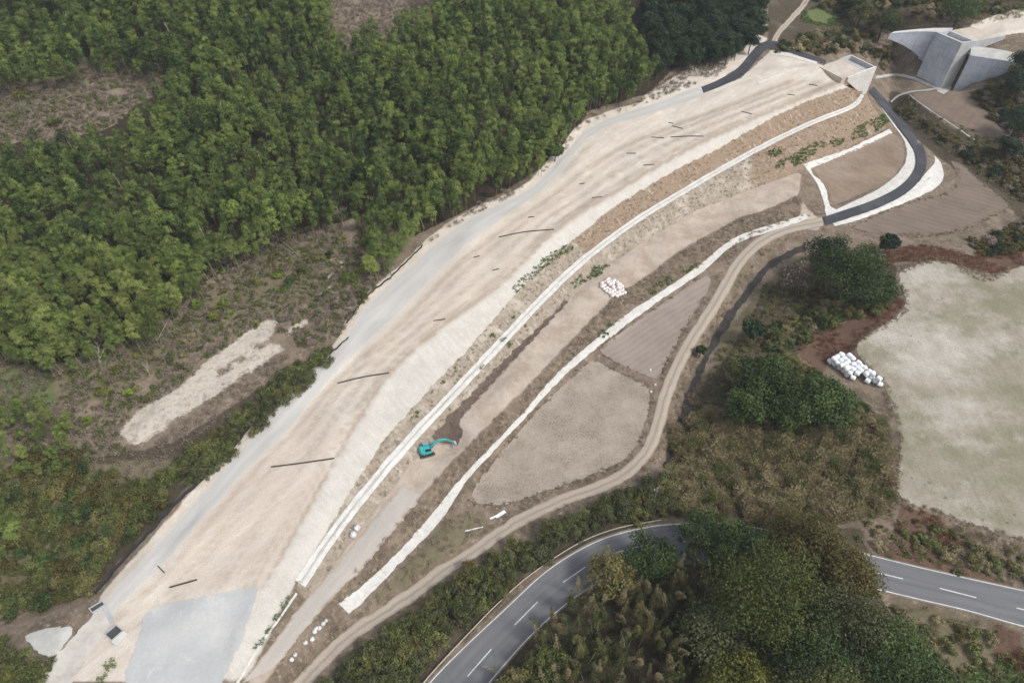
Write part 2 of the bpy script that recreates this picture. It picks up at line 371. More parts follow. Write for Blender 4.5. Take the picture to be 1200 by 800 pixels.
GREENZ = [[(0,430),(60,440),(70,475),(20,490),(0,480)], [(30,-600),(75,-590),(70,-640)], [(940,18),(960,8),(985,22),(990,30),(960,30)], [(1001,150),(1035,135),(1043,142),(1020,160),(1000,164)], [(1120,790),(1180,770),(1200,790),(1200,800),(1110,800)], [(130,768),(140,772),(118,800),(108,800)], [(1170,690),(1200,694),(1200,700)]]
WHITEZ = [[(138,505),(156,522),(172,516),(205,492),(248,464),(262,450),(255,440),(230,438),(200,460),(160,482)], [(250,464),(300,430),(334,408),(322,402),(296,412),(260,442)], [(215,452),(262,428),(292,410),(322,392),(326,376),(312,374),(285,392),(240,425)], [(335,386),(360,372),(366,378),(340,394)]]
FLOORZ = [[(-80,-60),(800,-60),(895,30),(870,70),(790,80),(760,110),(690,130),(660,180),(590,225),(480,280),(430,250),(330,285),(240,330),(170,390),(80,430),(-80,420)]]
DARKSC = [[(1043,106),(1066,112),(1110,148),(1150,165),(1210,165),(1210,250),(1184,237),(1140,206),(1100,184),(1060,152),(1040,128)], [(1140,114),(1210,75),(1210,165),(1150,146)], [(785,600),(800,480),(850,420),(900,330),(960,290),(1050,310),(1050,350),(960,390),(930,420),(1000,460),(1045,500),(1045,580),(900,610)], [(380,800),(420,770),(600,650),(780,575),(780,605),(620,670),(505,790),(500,800)], [(0,560),(200,520),(380,410),(385,420),(230,560),(110,690),(0,720)], [(560,800),(660,710),(800,610),(1010,620),(1030,700),(1100,800)], [(900,60),(1030,40),(1060,30),(1200,20),(1200,-40),(1000,-40),(900,0)], [(1045,110),(1090,130),(1190,235),(1200,250),(1200,130),(1130,108),(1150,105),(1200,60),(1200,260),(1180,240),(1100,185),(1040,130)]]
OLIVEZ = [FIELD_C, [(60,430),(200,380),(330,285),(425,290),(400,340),(250,390),(130,470),(60,470)], [(-20,540),(100,545),(205,535),(110,680),(-20,700)], [(210,560),(300,480),(370,415),(385,420),(300,500),(225,575)], [(1040,700),(1130,725),(1165,740),(1165,790),(1080,790)], [(840,400),(900,330),(930,300),(944,300),(890,350),(850,420)], [(850,330),(870,305),(880,312),(852,350)]]
DRYZ = [[(345,684),(380,630),(420,560),(455,510),(500,460),(550,408),(600,350),(640,308),(671,281),(690,300),(650,336)] + [(598,392),(465,535),(395,622),(352,688)]] + [[(a, b) for a, b, _ in DRAIN[:9]][::1] + STRIP_T[::-1][1:]]
dry_m = zone(DRYZ, 3)
def thin(pts, w): q = smooth_line(pts, 60); return [tuple(p) for p in side_(q, w)] + [tuple(p) for p in side_(q, -w)[::-1]]
def side_(p, w):
    d = np.gradient(p, axis=0); d /= np.linalg.norm(d, axis=1, keepdims=True); return p + np.stack([-d[:, 1], d[:, 0]], -1) * w
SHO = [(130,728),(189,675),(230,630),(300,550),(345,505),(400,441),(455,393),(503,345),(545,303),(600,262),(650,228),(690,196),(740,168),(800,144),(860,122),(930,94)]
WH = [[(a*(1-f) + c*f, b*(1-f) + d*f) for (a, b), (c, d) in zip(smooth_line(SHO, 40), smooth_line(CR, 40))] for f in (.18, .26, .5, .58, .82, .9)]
line_m = np.maximum(zone([thin(CR[1:], 1.9)], 1) * 2.2, np.maximum(zone([thin(SHO, 2.4)], 2) * 1.4, zone([thin(w, 1.0) for w in WH], 1) * 1.2))  # crest line: shade of a low ridge, and dirt, painted into the soil colour
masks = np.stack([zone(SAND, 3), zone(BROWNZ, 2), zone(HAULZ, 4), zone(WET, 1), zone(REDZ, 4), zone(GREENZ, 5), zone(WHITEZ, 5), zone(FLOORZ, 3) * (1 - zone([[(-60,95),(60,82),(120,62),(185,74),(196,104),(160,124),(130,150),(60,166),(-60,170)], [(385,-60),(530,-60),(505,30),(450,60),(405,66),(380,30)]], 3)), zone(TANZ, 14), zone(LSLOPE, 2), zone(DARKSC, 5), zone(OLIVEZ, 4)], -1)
nyy, nxx = OX.shape
idx = np.arange(nyy * nxx).reshape(nyy, nxx)
quads = np.stack([idx[:-1, :-1], idx[:-1, 1:], idx[1:, 1:], idx[1:, :-1]], -1).reshape(-1, 4)
t = NT('ground_soil', .95, .1)
n1 = t.noise(.22, 8, .7); n2 = t.noise(1.1, 8, .75); n3 = t.noise(4.5, 4, .7); n4 = t.noise(.05, 4, .6)
streak = t.noise(.55, 6, .7, t.mapping(t.pos, R(46), (6, .7, 1)))     # grader marks run along the embankment
col = t.mix(t.rng(n1, .4, .6), S(146,128,108), S(112,98,80))
col = t.mix(t.rng(n2, .52, .66), col, S(172,152,132))
A = [t.attr('m%d' % i) for i in range(3)]; AA = [t.attr('m%d' % i, 'Alpha') for i in range(3)]
ch = []
for c, a in zip(A, AA): s_ = t.sep(c); ch += [s_[0], s_[1], s_[2], a]
def edge(m, nz, k=.7, w=.12):
    v = t.math('ADD', m, t.math('MULTIPLY', t.math('SUBTRACT', nz, .5), k)); return t.rng(v, .5 - w, .5 + w)
dry = t.mix(t.rng(n2, .4, .62), S(168,148,126), S(140,122,100))
fine = t.noise(.9, 8, .75, t.mapping(t.pos, R(46), (3.5, .8, 1)))
sand = t.mix(t.rng(streak, .38, .64), S(224,212,196), S(210,195,175)); sand = t.mix(t.rng(fine, .5, .66, 0, .38), sand, S(206,190,172)); sand = t.mix(t.rng(n1, .5, .68, 0, .55), sand, S(236,230,220))
tan = t.mix(t.rng(streak, .4, .62), S(209,191,170), S(220,205,190)); tan = t.mix(t.rng(fine, .54, .66, 0, .7), tan, S(232,224,214))
rill_ = t.noise(.6, 6, .7, t.mapping(t.pos, R(-44), (4, .5, 1)))
lsl = t.mix(t.rng(n1, .42, .62), S(214,207,196), S(203,195,183)); lsl = t.mix(t.rng(t.noise(.35, 8, .75), .56, .70, 0, .45), lsl, S(190,188,160)); lsl = t.mix(t.rng(rill_, .5, .68, 0, .5), lsl, S(228,222,213))
brown = t.mix(t.rng(n2, .42, .62), S(168,142,116), S(146,124,100)); brown = t.mix(t.rng(t.noise(.7, 6, .75), .58, .68), brown, S(196,178,158))
haul = t.mix(t.rng(n1, .4, .62), S(199,183,166), S(178,158,138)); haul = t.mix(t.rng(n2, .58, .72, 0, .6), haul, S(212,202,188))
col = t.mix(edge(ch[10], n1), col, t.mix(t.rng(n2, .45, .62), S(98,86,68), S(74,68,52)))
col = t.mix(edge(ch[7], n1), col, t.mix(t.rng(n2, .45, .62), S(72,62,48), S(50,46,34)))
col = t.mix(edge(ch[11], t.noise(.35, 8, .75), 1.7), col, t.mix(t.rng(n2, .45, .62), S(134,120,92), S(108,108,74)))
col = t.mix(edge(ch[4], n1), col, t.mix(t.rng(n2, .42, .62), S(126,96,78), S(102,80,66)))
col = t.mix(edge(ch[5], n1, 1.1), col, t.mix(t.rng(n2, .42, .62), S(98,116,62), S(120,124,84)))
col = t.mix(t.math('MULTIPLY', edge(ch[6], t.noise(.3, 8, .75), 2.1), t.rng(t.noise(.5, 7, .75), .38, .48, .45, 1.)), col, t.mix(t.rng(n2, .42, .62), S(210,199,184), S(190,176,158)))
col = t.mix(edge(ch[0], n1, .3), col, sand)
col = t.mix(t.math('MULTIPLY', edge(ch[8], n4, 1.0, .4), .85), col, tan)
col = t.mix(edge(ch[9], n1, .2, .2), col, lsl)
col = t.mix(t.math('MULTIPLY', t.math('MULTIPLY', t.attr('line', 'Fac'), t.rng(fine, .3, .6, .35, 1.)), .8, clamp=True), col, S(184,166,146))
col = t.mix(edge(ch[1], n2, .9), col, brown)
rill = t.noise(.5, 6, .7, t.mapping(t.pos, R(-44), (5, .55, 1)))        # wash-outs running down the slope
drys = t.mix(t.rng(n2, .40, .60), S(180,164,144), S(152,138,116)); drys = t.mix(t.rng(n1, .5, .62, 0, .7), drys, S(204,192,176))
col = t.mix(edge(t.attr('dry', 'Fac'), n2, .9), col, drys)
col = t.mix(t.math('MULTIPLY', t.math('MULTIPLY', edge(ch[1], n2, .9), t.rng(rill, .58, .68)), .8), col, S(214,202,186))
col = t.mix(edge(ch[2], n1, .8), col, haul)
col = t.mix(edge(ch[3], n2, .5), col, t.mix(t.rng(n2, .42, .62), S(120,103,90), S(98,84,74)))
col = t.scale(col, t.rng(n3, .2, .8, .82, 1.18))
t.bump(t.math('ADD', n2, t.math('MULTIPLY', n3, .4)), .55, .35); t.out(col)
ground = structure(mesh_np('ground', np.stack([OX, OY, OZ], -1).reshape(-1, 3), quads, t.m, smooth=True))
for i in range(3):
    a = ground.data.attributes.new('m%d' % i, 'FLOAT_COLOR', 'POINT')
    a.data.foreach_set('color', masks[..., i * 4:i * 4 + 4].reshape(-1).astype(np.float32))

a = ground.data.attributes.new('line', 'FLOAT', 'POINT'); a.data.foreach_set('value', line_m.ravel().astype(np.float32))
a = ground.data.attributes.new('dry', 'FLOAT', 'POINT'); a.data.foreach_set('value', dry_m.ravel().astype(np.float32))

# ------------------------------------------------------------------ draped sheets
def ribbon(name, left, right, mat, off=.07, n=160, k=6, jit=0., parent=None, zfix=None, f0=0., f1=1., seed=0, sm=.05):
    """sheet between two photo-traced edges, laid on the terrain; attributes u (across) and v (along, m)"""
    l = smooth_line(left, n); r = smooth_line(right, n)
    w_ = max(1, int(n * sm))
    if w_ > 1:
        ker = np.hanning(2 * w_ + 3)[1:-1]; ker /= ker.sum()
        l, r = [np.stack([np.convolve(np.concatenate([2*q_[0, c] - q_[1:w_ + 1, c][::-1], q_[:, c], 2*q_[-1, c] - q_[-w_ - 1:-1, c][::-1]]), ker, 'valid') for c in (0, 1)], -1) for q_ in (l, r)]
    L = G(l[:, 0], l[:, 1]); Rr = G(r[:, 0], r[:, 1])
    if jit:
        q = np.random.default_rng(seed + 5)
        for arr, sgn in ((L, -1), (Rr, 1)):
            d = Rr - L; d /= np.linalg.norm(d, axis=1, keepdims=True) + 1e-9
            w = np.convolve(q.normal(size=n + 8), [.2, .5, 1, .5, .2], 'same')[4:-4]
            arr += d * (w * jit)[:, None] * sgn
    f = np.linspace(f0, f1, k + 1)
    pts = L[:, None, :2] * (1 - f)[None, :, None] + Rr[:, None, :2] * f[None, :, None]
    z = (Hs(pts[..., 0], pts[..., 1]) if zfix is None else np.full(pts.shape[:2], zfix)) + off
    v = np.concatenate([pts, z[..., None]], -1).reshape(-1, 3)
    ix = np.arange(n * (k + 1)).reshape(n, k + 1)
    fc = np.stack([ix[:-1, :-1], ix[:-1, 1:], ix[1:, 1:], ix[1:, :-1]], -1).reshape(-1, 4)
    o = mesh_np(name, v, fc, mat, parent, smooth=True)
    mid = pts.mean(1); s = np.concatenate([[0], np.cumsum(np.linalg.norm(np.diff(mid, axis=0), axis=1))])
    for nm, arr in (('u', np.broadcast_to(f[None], (n, k + 1))), ('v', np.broadcast_to(s[:, None], (n, k + 1)))):
        a = o.data.attributes.new(nm, 'FLOAT', 'POINT'); a.data.foreach_set('value', np.ascontiguousarray(arr, dtype=np.float32).ravel())
    if o.data.polygons[0].normal.z < 0: o.data.flip_normals()
    return o
def side(line_, w):                   # offset a pixel centre line sideways by w (px, ground-aware aspect)
    p = np.asarray(line_, float); d = np.gradient(p, axis=0); d /= np.linalg.norm(d, axis=1, keepdims=True)
    n = np.stack([-d[:, 1], d[:, 0]], -1); k = np.sqrt(n[:, 0] ** 2 + (n[:, 1] * .8) ** 2)
    return p + n * (w * k)[:, None] if not hasattr(w, '__len__') else p + n * (np.asarray(w) * k)[:, None]
def sheet(name, poly, mat, off=.07, step=1.0, jit=.15, seed=1):
    """filled outline laid on the terrain"""
    p = np.asarray(poly + [poly[0]], float); out = []
    for a, b in zip(p[:-1], p[1:]):
        n = max(2, int(np.linalg.norm(b - a) / 4)); out.append(a + (b - a) * np.linspace(0, 1, n, endpoint=False)[:, None])
    q = np.vstack(out)
    for _ in range(2): q = (np.roll(q, 1, 0) + 2 * q + np.roll(q, -1, 0)) / 4
    g = G(q[:, 0], q[:, 1]); g[:, :2] += np.random.default_rng(seed).normal(size=(len(g), 2)) * jit
    bm = bmesh.new(); vs_ = [bm.verts.new((x, y, 0)) for x, y, _ in g]; bm.faces.new(vs_)
    lo, hi = g.min(0), g.max(0)
    for ax in (0, 1):
        c = lo[ax] + step
        while c < hi[ax]:
            no = Vector((1, 0, 0)) if ax == 0 else Vector((0, 1, 0))
            bmesh.ops.bisect_plane(bm, geom=bm.verts[:] + bm.edges[:] + bm.faces[:], plane_co=no * c, plane_no=no)
            c += step
    for v in bm.verts: v.co.z = float(Hs(v.co.x, v.co.y)) + off
    o = mesh_bm(name, bm, mat, smooth=True)
    if o.data.polygons[0].normal.z < 0: o.data.flip_normals()
    return structure(o)

def track_mat(name, base, rut, centre, edgec, amt=.2):
    t = NT(name, .95, .1); u = t.attr('u', 'Fac'); v = t.attr('v', 'Fac')
    cv = t.n('ShaderNodeCombineXYZ'); t.put(cv.inputs[0], t.math('MULTIPLY', u, 6.)); t.put(cv.inputs[1], t.math('MULTIPLY', v, .12))
    st_ = t.noise(1.3, 6, .7, cv.outputs[0]); n = t.noise(.5, 7, .7); fn = t.noise(4, 5, .7)
    uu = t.math('ABSOLUTE', t.math('SUBTRACT', t.math('ADD', u, t.math('MULTIPLY', t.math('SUBTRACT', n, .5), .16)), .5))
    col = t.mix(t.rng(st_, .35, .65), base, rut)
    col = t.mix(t.rng(uu, .15, .02, 0., .6), col, centre)
    col = t.mix(t.rng(t.math('ADD', uu, t.math('MULTIPLY', t.math('SUBTRACT', fn, .5), .18)), .38, .47), col, edgec)
    col = t.scale(col, t.rng(fn, .2, .8, 1 - amt, 1 + amt)); t.bump(fn, .3, .1); return t.out(col)
M_grey = track_mat('grey_crushed_stone', S(203,200,193), S(193,191,186), S(210,206,198), S(214,203,188), .10)
M_track = track_mat('dirt_track_soil', S(190,176,158), S(176,162,144), S(142,130,114), S(164,144,122))
M_pad = varied('grey_gravel_fill', S(200,200,196), S(186,188,188), .12, 1.5, .09, c3=S(208,208,204))
M_white = varied('white_concrete', S(232,229,222), S(216,211,202), .5, 2.6, .10, .85, c3=S(192,184,170), bump=.2)
M_conc = varied('grey_concrete', S(206,204,198), S(186,184,178), .3, 2, .1, .85, bump=.15)
M_concb = varied('raw_concrete', S(190,192,194), S(170,172,174), .25, 1.2, .07, .85, bump=.1)
M_dark = plain('black_rubber', S(40,40,42), .7, .3)
def asphalt(name, c1, c2):
    t = NT(name, .85, .3); u = t.attr('u', 'Fac')
    cv = t.n('ShaderNodeCombineXYZ'); t.put(cv.inputs[0], t.math('MULTIPLY', u, 9.)); t.put(cv.inputs[1], t.math('MULTIPLY', t.attr('v', 'Fac'), .05))
    col = t.mix(t.rng(t.noise(1., 5, .6, cv.outputs[0]), .35, .65), c1, c2)
    w = t.math('SINE', t.math('MULTIPLY', t.math('ADD', u, .06), 8 * math.pi)); col = t.scale(col, t.math('ADD', 1., t.math('MULTIPLY', w, .045)))   # wheel paths
    vo = t.n('ShaderNodeTexVoronoi'); vo.feature = 'DISTANCE_TO_EDGE'; vo.inputs['Scale'].default_value = .16; t.put(vo.inputs['Vector'], t.pos)
    ck = t.math('MULTIPLY', t.rng(vo.outputs['Distance'], .012, .0, 0., .5), t.rng(t.noise(.09, 3, .5), .5, .58)); col = t.mix(ck, col, S(60,60,62))
    col = t.mix(t.rng(t.noise(.07, 4, .6), .56, .60, 0., .35), col, S(100,101,104)); uu = t.math('ABSOLUTE', t.math('SUBTRACT', u, .5))
    col = t.mix(t.rng(t.math('ADD', uu, t.math('MULTIPLY', t.math('SUBTRACT', t.noise(1.2, 6, .75), .5), .09)), .49, .525), col, S(136,124,106))
    f = t.noise(6, 5, .8); col = t.scale(col, t.rng(f, .2, .8, .85, 1.15)); t.bump(f, .2, .03); return t.out(col)
M_asph = asphalt('weathered_asphalt', S(124,125,128), S(112,113,117)); M_asphn = asphalt('fresh_asphalt', S(74,76,82), S(64,66,72))
M_paint = varied('road_paint', S(236,236,234), S(214,214,212), .8, 5, .12, .7, bump=0)
def paddy(name, c1, c2, rows, rot, row_amt, c3=None, speck=None):
    t = NT(name, .95, .1); m = t.mapping(t.pos, rot)
    sx = t.n('ShaderNodeSeparateXYZ'); t.put(sx.inputs[0], m)
    wob = t.math('MULTIPLY', t.noise(.12, 2, .4), 1.6)
    r = t.math('SINE', t.math('MULTIPLY', t.math('ADD', sx.outputs[0], wob), 2 * math.pi / rows))
    n = t.noise(.12, 7, .7); f = t.noise(3.2, 6, .8)
    col = t.mix(t.rng(n, .4, .62), c1, c2)
    if c3: col = t.mix(t.rng(t.noise(.035, 8, .72), .47, .62), col, c3)
    if speck: col = t.mix(t.math('MULTIPLY', t.rng(t.noise(2.2, 6, .85), .50, .66), t.rng(t.noise(.06, 5, .7), .35, .65, .25, 1.)), col, speck)
    k = t.math('MULTIPLY', t.math('MULTIPLY', r, row_amt), t.rng(t.noise(.35, 4, .6), .35, .6, .2, 1.))
    col = t.scale(col, t.math('ADD', t.rng(f, .2, .8, .72, 1.28), k)); t.bump(t.math('ADD', f, t.math('MULTIPLY', r, min(.3, row_amt * 5))), .5, .2); return t.out(col)

# fields
structure(sheet('paddy_field', PADDY_A, paddy('rice_stubble', S(180,167,149), S(160,146,127), .9, R(35), .0, speck=S(96,84,68))))
structure(sheet('paddy_field', PADDY_B, paddy('tilled_dry_soil', S(166,151,138), S(154,139,126), 1.6, R(-52), .05)))
structure(sheet('ploughed_field', FIELD_D, paddy('ploughed_soil', S(140,123,108), S(128,112,97), 2.2, R(62), .08)))
structure(sheet('fallow_field', FIELD_I, paddy('fallow_grass', S(160,138,115), S(144,124,102), 3, R(40), .03, c3=S(176,158,142), speck=S(122,104,86))))
structure(sheet('meadow', FIELD_E, paddy('winter_meadow', S(170,159,141), S(144,138,112), 1.4, R(2), .018, c3=S(202,193,181), speck=S(112,116,82)), step=1.6))
structure(sheet('bare_field', FIELD_F, paddy('bare_field_soil', S(142,122,104), S(124,108,92), 2.5, R(-40), .04)))

# roads and tracks
g_in = [(129,722),(150,700),(189,668),(202,650),(257,589),(304,532),(319,528),(400,430),(454,383),(501,333),(542,292),(575,268),(625,230),(650,212),(668,190),(680,167),(704,150),(758,136),(800,121),(826,112)]
structure(ribbon('gravel_haul_road', GL[0:], g_in, M_grey, .07, 260, 8, .12))
structure(ribbon('dirt_track', side(TRACK, np.interp(range(len(TRACK)), [0,8,22], [10,8.5,6.5])), side(TRACK, -np.interp(range(len(TRACK)), [0,8,22], [10,8.5,6.5])), M_track, .07, 260, 8, .08))
M_ctrack = track_mat('construction_track_soil', S(196,186,174), S(182,176,168), S(190,176,160), S(186,168,148), .16)
structure(ribbon('construction_track', [(284,800),(358,704),(400,655),(470,570)], [(322,782),(381,708),(430,660),(495,580)], M_ctrack, .07, 160, 6, .15))
road = structure(ribbon('asphalt_road', ROAD_L, ROAD_R, M_asph, .08, 260, 8, f0=-.05, f1=1.05))
ribbon('edge_line', ROAD_L, ROAD_R, M_paint, .086, 260, 1, parent=road, f0=-.008, f1=.014)
ribbon('edge_line', ROAD_L, ROAD_R, M_paint, .086, 260, 1, parent=road, f0=.985, f1=1.008)
mid = [((a[0] + b[0]) / 2, (a[1] + b[1]) / 2) for a, b in zip(ROAD_L, ROAD_R)]
for a, b in [((548,792),(576,760)),((603,732),(630,705)),((660,682),(686,664)),((722,647),(752,640)),((800,634),(835,634)),((880,640),(915,645)),((955,654),(985,661)),((1020,669),(1058,678)),((1101,689),(1144,700)),((1191,712),(1235,723))]:
    ga, gb = gpt(*a), gpt(*b); d = (gb - ga).normalized(); s_ = Vector((-d.y, d.x, 0)) * .09
    q = [ga + (gb - ga) * (i / 8) for i in range(9)]
    v = []
    for p in q:
        for sg in (-1, 1): w = p + s_ * sg; v.append((w.x, w.y, float(Hs(w.x, w.y)) + .09))
    mesh_np('centre_line', v, [(2 * i, 2 * i + 1, 2 * i + 3, 2 * i + 2) for i in range(8)], M_paint, road)
nw = np.interp(range(len(NEWRD)), [0,3,5,10], [4.4,6.0,6.6,6.2])
structure(ribbon('access_road', side(NEWRD, nw), side(NEWRD, -nw), M_asphn, .24, 200, 6))
structure(ribbon('access_road', side(UPRD, [4.5,5,6,6,6,5,4,3.5,3]), side(UPRD, [-4.5,-5,-6,-6,-6,-5,-4,-3.5,-3]), M_asphn, .10, 120, 6))
# pale concrete verges of the access roads
structure(ribbon('concrete_verge', [(1030,122),(1044,143),(1060,166),(1062,186),(1054,202),(1030,221),(1000,236),(977,247),(968,252)], [(1032,122),(1047,144),(1070,176),(1073,195),(1064,211),(1046,224),(1018,238),(988,248),(969,254)], M_white, .075, 120, 4, .06))
structure(ribbon('concrete_verge', [(976,262),(1000,254),(1026,245),(1054,232),(1074,216),(1082,206),(1096,190),(1094,182)], [(978,265),(1006,258),(1038,246),(1060,238),(1082,228),(1100,218),(1106,206),(1103,192)], M_white, .075, 120, 4, .06))
structure(ribbon('concrete_verge', [(901,60),(928,63),(958,72)], [(905,64),(930,68),(957,76)], M_white, .075, 50, 2, .05))
structure(ribbon('concrete_verge', [(820,104),(842,94),(862,83),(872,74)], [(823,106),(845,97),(866,85),(876,75)], M_white, .075, 50, 2, .05))
structure(ribbon('concrete_path', WS_L, WS_R, M_white, .075, 320, 4, .06))
structure(ribbon('concrete_path', [(942,193),(954,188),(1000,172),(1042,151)], [(947,199),(962,193),(1004,176),(1046,156)], M_white, .075, 80, 3, .08))
structure(ribbon('concrete_path', [(943,195),(951,206),(956,213),(960,222),(966,240),(968,252)], [(950,196),(953,205),(962,212),(968,222),(972,240),(980,246)], M_white, .075, 60, 3, .08))
structure(sheet('gravel_pad', [(305,687),(263,694),(189,708),(169,720),(164,746),(147,786),(146,812),(255,812),(284,748)], M_pad, .075))
structure(ribbon('concrete_lane', [(124,704),(95,735),(62,772),(40,808)], [(133,742),(118,752),(90,790),(74,815)], varied('pale_worn_concrete', S(214,207,196), S(198,190,178), .3, 2, .1, c3=S(184,180,174)), .075, 60, 5, .15))
structure(sheet('concrete_lane', [(26,745),(58,735),(86,733),(84,744),(66,768),(50,768)], M_conc, .075))
structure(ribbon('dirt_track', side([(905,52),(913,38),(926,24),(942,6),(950,-10)], 3.5), side([(905,52),(913,38),(926,24),(942,6),(950,-10)], -3.5), M_track, .09, 60, 4, .1))
# stream in its concrete-grey bed
t = NT('dark_stream_water', .5, .25); t.out(t.mix(t.rng(t.noise(.8, 6, .7), .4, .65), S(52,48,44), S(78,72,66))); t.bump(t.noise(5, 3, .6), .15, .05); M_water = t.m
structure(ribbon('stream', side(DITCH, 4.4), side(DITCH, -4.4), M_water, .12, 140, 4, .2))

# thin winter haze over the valley
hm = bpy.data.materials.new('haze_air'); hm.use_nodes = True; ht = hm.node_tree; ht.nodes.remove(ht.nodes['Principled BSDF'])
hv = ht.nodes.new('ShaderNodeVolumePrincipled'); hv.inputs['Color'].default_value = (.86, .92, 1, 1); hv.inputs['Density'].default_value = .00013
ht.links.new(hv.outputs[0], ht.nodes['Material Output'].inputs['Volume'])
bm = bmesh.new(); box(bm, (0, 1000, (OZ.min() - 1 + 240) / 2), (5400, 4400, 240 - OZ.min() + 1)); hz_o = mesh_bm('haze', bm, hm); hz_o['kind'] = 'stuff'; tag(hz_o, 'thin pale winter haze filling the air over the valley', 'haze')

# ------------------------------------------------------------------ drains, walls, abutments
dc = thing('drainage_channel', 'long white concrete berm drain with a dark gutter groove running along the embankment slope', 'drain', gpt(600, 389))
def unparent_world(o, root):          # children keep world-space meshes
    o.parent = root; o.matrix_parent_inverse = root.matrix_world.inverted()
bpy.context.view_layer.update()
DL = [(a, b) for a, b, _ in DRAIN]
wd = np.interp(range(len(DL)), [0, 3, 6, 9, 12], [7.5, 6.2, 4.0, 3.2, 2.2])
for nm, a, b, m, off in (('apron', side(DL, wd), side(DL, wd * .12), M_white, .10), ('apron', side(DL, -wd * .18), side(DL, -wd), M_white, .10), ('gutter', side(DL, wd * .13), side(DL, -wd * .19), M_conc, .03)):
    unparent_world(ribbon(nm, a, b, m, off, 260, 2, .04 if nm == 'apron' else 0), dc)
# curb walls either side of the gutter
gc = [(348,695),(328,724),(306,754),(280,798),(272,812)]
for nm, w in (('narrow_drain', 1.5),):
    o = ribbon(nm, side(gc, w), side(gc, -w), M_white, .10, 60, 2, .03); o['label'] = 'narrow white concrete gutter running down from the end of the wide berm drain'; o['category'] = 'drain'
for pts, lab in (([(888,98),(905,91),(934,80)], 'short raised concrete kerb crossing the pale fill below the upper asphalt road'),):
    g = [gpt(*p) for p in smooth_line(pts, 24)]; bm = bmesh.new()
    for a, b in zip(g[:-1], g[1:]):
        d = b - a; box(bm, (a + b) / 2 + Vector((0, 0, .12)), (d.length * 1.02, .5, .4), d.to_track_quat('X', 'Z').to_matrix())
    tag(mesh_bm('concrete_kerb', bm, M_white), lab, 'kerb')
for pts in ([(1026,91),(1050,88),(1070,92),(1088,99),(1103,105)], [(1044,120),(1052,113),(1066,108),(1084,106),(1100,104)], [(1064,110),(1085,126),(1112,144),(1142,164)]):
    w = 2.0 if pts[0][0] == 1026 else (1.2 if pts[0][0] == 1044 else .8)
    structure(ribbon('concrete_path', side(pts, w), side(pts, -w), M_conc, .10, 60, 2, .06))
structure(sheet('concrete_apron', [(1094,102),(1118,101),(1112,106),(1106,113),(1099,107)], M_conc, .11))

BL = P(1074, 88.5, -6.); BR = P(1102.5, 102, -6.)
e1 = (BR - BL); W2 = float(np.linalg.norm(e1)); e1 /= W2; dv = np.array([-e1[1], e1[0]])
def zfit(xy, py):
    lo, hi = -20., 60.
    for _ in range(40):
        m = (lo + hi) / 2
        if proj(xy[0], xy[1], m)[1] > py: lo = m
        else: hi = m
    return lo
class Frame:
    def __init__(s, O, d): s.O = np.array(O); s.d = d
    def p(s, a, b, z): q = s.O + e1 * a + s.d * b; return (q[0], q[1], z)
    def hexa(s, bm, a0, a1, b0, b1, z0, z1):
        v = [bm.verts.new(s.p(a, b, z)) for z in (z0, z1) for b in (b0, b1) for a in (a0, a1)]
        for f in ((0,2,3,1),(4,5,7,6),(0,1,5,4),(1,3,7,5),(3,2,6,7),(2,0,4,6)): bm.faces.new([v[i] for i in f])
    def slab(s, bm, prof, a0, a1):     # profile in (t, z), thickness along e1
        A_ = [bm.verts.new(s.p(a0, b, z)) for b, z in prof]; B_ = [bm.verts.new(s.p(a1, b, z)) for b, z in prof]
        n = len(prof); bm.faces.new(A_); bm.faces.new(B_[::-1])
        for i in range(n): bm.faces.new((A_[i], B_[i], B_[(i + 1) % n], A_[(i + 1) % n]))
def part(root, name, mat, build):
    bm = bmesh.new(); build(bm); o = mesh_bm(name, bm, mat)
    unparent_world(o, root); return o
def formwork(name, c1, c2, zl):
    t = NT(name, .85, .2); sx = t.n('ShaderNodeSeparateXYZ'); t.put(sx.inputs[0], t.pos)
    col = t.mix(t.rng(t.noise(.35, 6, .65), .38, .62), c1, c2)
    z = t.math('FRACT', t.math('DIVIDE', sx.outputs[2], zl)); col = t.mix(t.rng(z, .015, .03, .45, 0.), col, S(90,92,96))
    vst = t.noise(1.6, 5, .75, t.mapping(t.pos, 0, (.7, .7, 12))); col = t.mix(t.rng(vst, .55, .72, 0, .55), col, S(128,128,126))
    cv = t.mapping(t.pos, 0, (.9, .9, 9)); col = t.scale(col, t.rng(t.noise(1.2, 5, .7, cv), .25, .75, .88, 1.1))
    return t.out(col)
M_face = formwork('poured_concrete_shade_blue', S(206,211,219,.82,1), S(186,192,202,.82,1), 4.6)  # bluish tone of shaded front faces put into the concrete colour
M_wing = formwork('pale_poured_concrete', S(206,206,204), S(190,191,191), 6.)
M_fill = varied('sandy_backfill', S(214,203,188), S(200,182,160), .3, 2, .12)
nrm = lambda a: a / np.linalg.norm(a)
z_ = zfit(BR, 53.); d2 = nrm(nrm(P(1174.5, 41, z_) - P(1127, 52, z_)) + nrm(P(1116.5, 100.3, -6.) - BR))
f2 = Frame(BL, d2)
z1 = zfit(BL, 48.7); zt = zfit(f2.p(0, .25, 0)[:2], 37.8)
bpy.context.view_layer.update()
a2 = thing('bridge_abutment', 'tall grey concrete bridge abutment with broad front wall across the gully', 'abutment', (BL[0], BL[1], -6)); bpy.context.view_layer.update()
part(a2, 'front_wall', M_face, lambda bm: (f2.hexa(bm, 0, W2, 0, 3., -8, z1)))
part(a2, 'parapet', M_face, lambda bm: (f2.hexa(bm, .1, W2 - .72, .3, .9, z1 + .003, zt), f2.hexa(bm, .1, .8, .903, 6.4, z1 - 2, zt), f2.hexa(bm, .803, W2 - .72, 5.6, 6.4, z1 - 2, zt)))
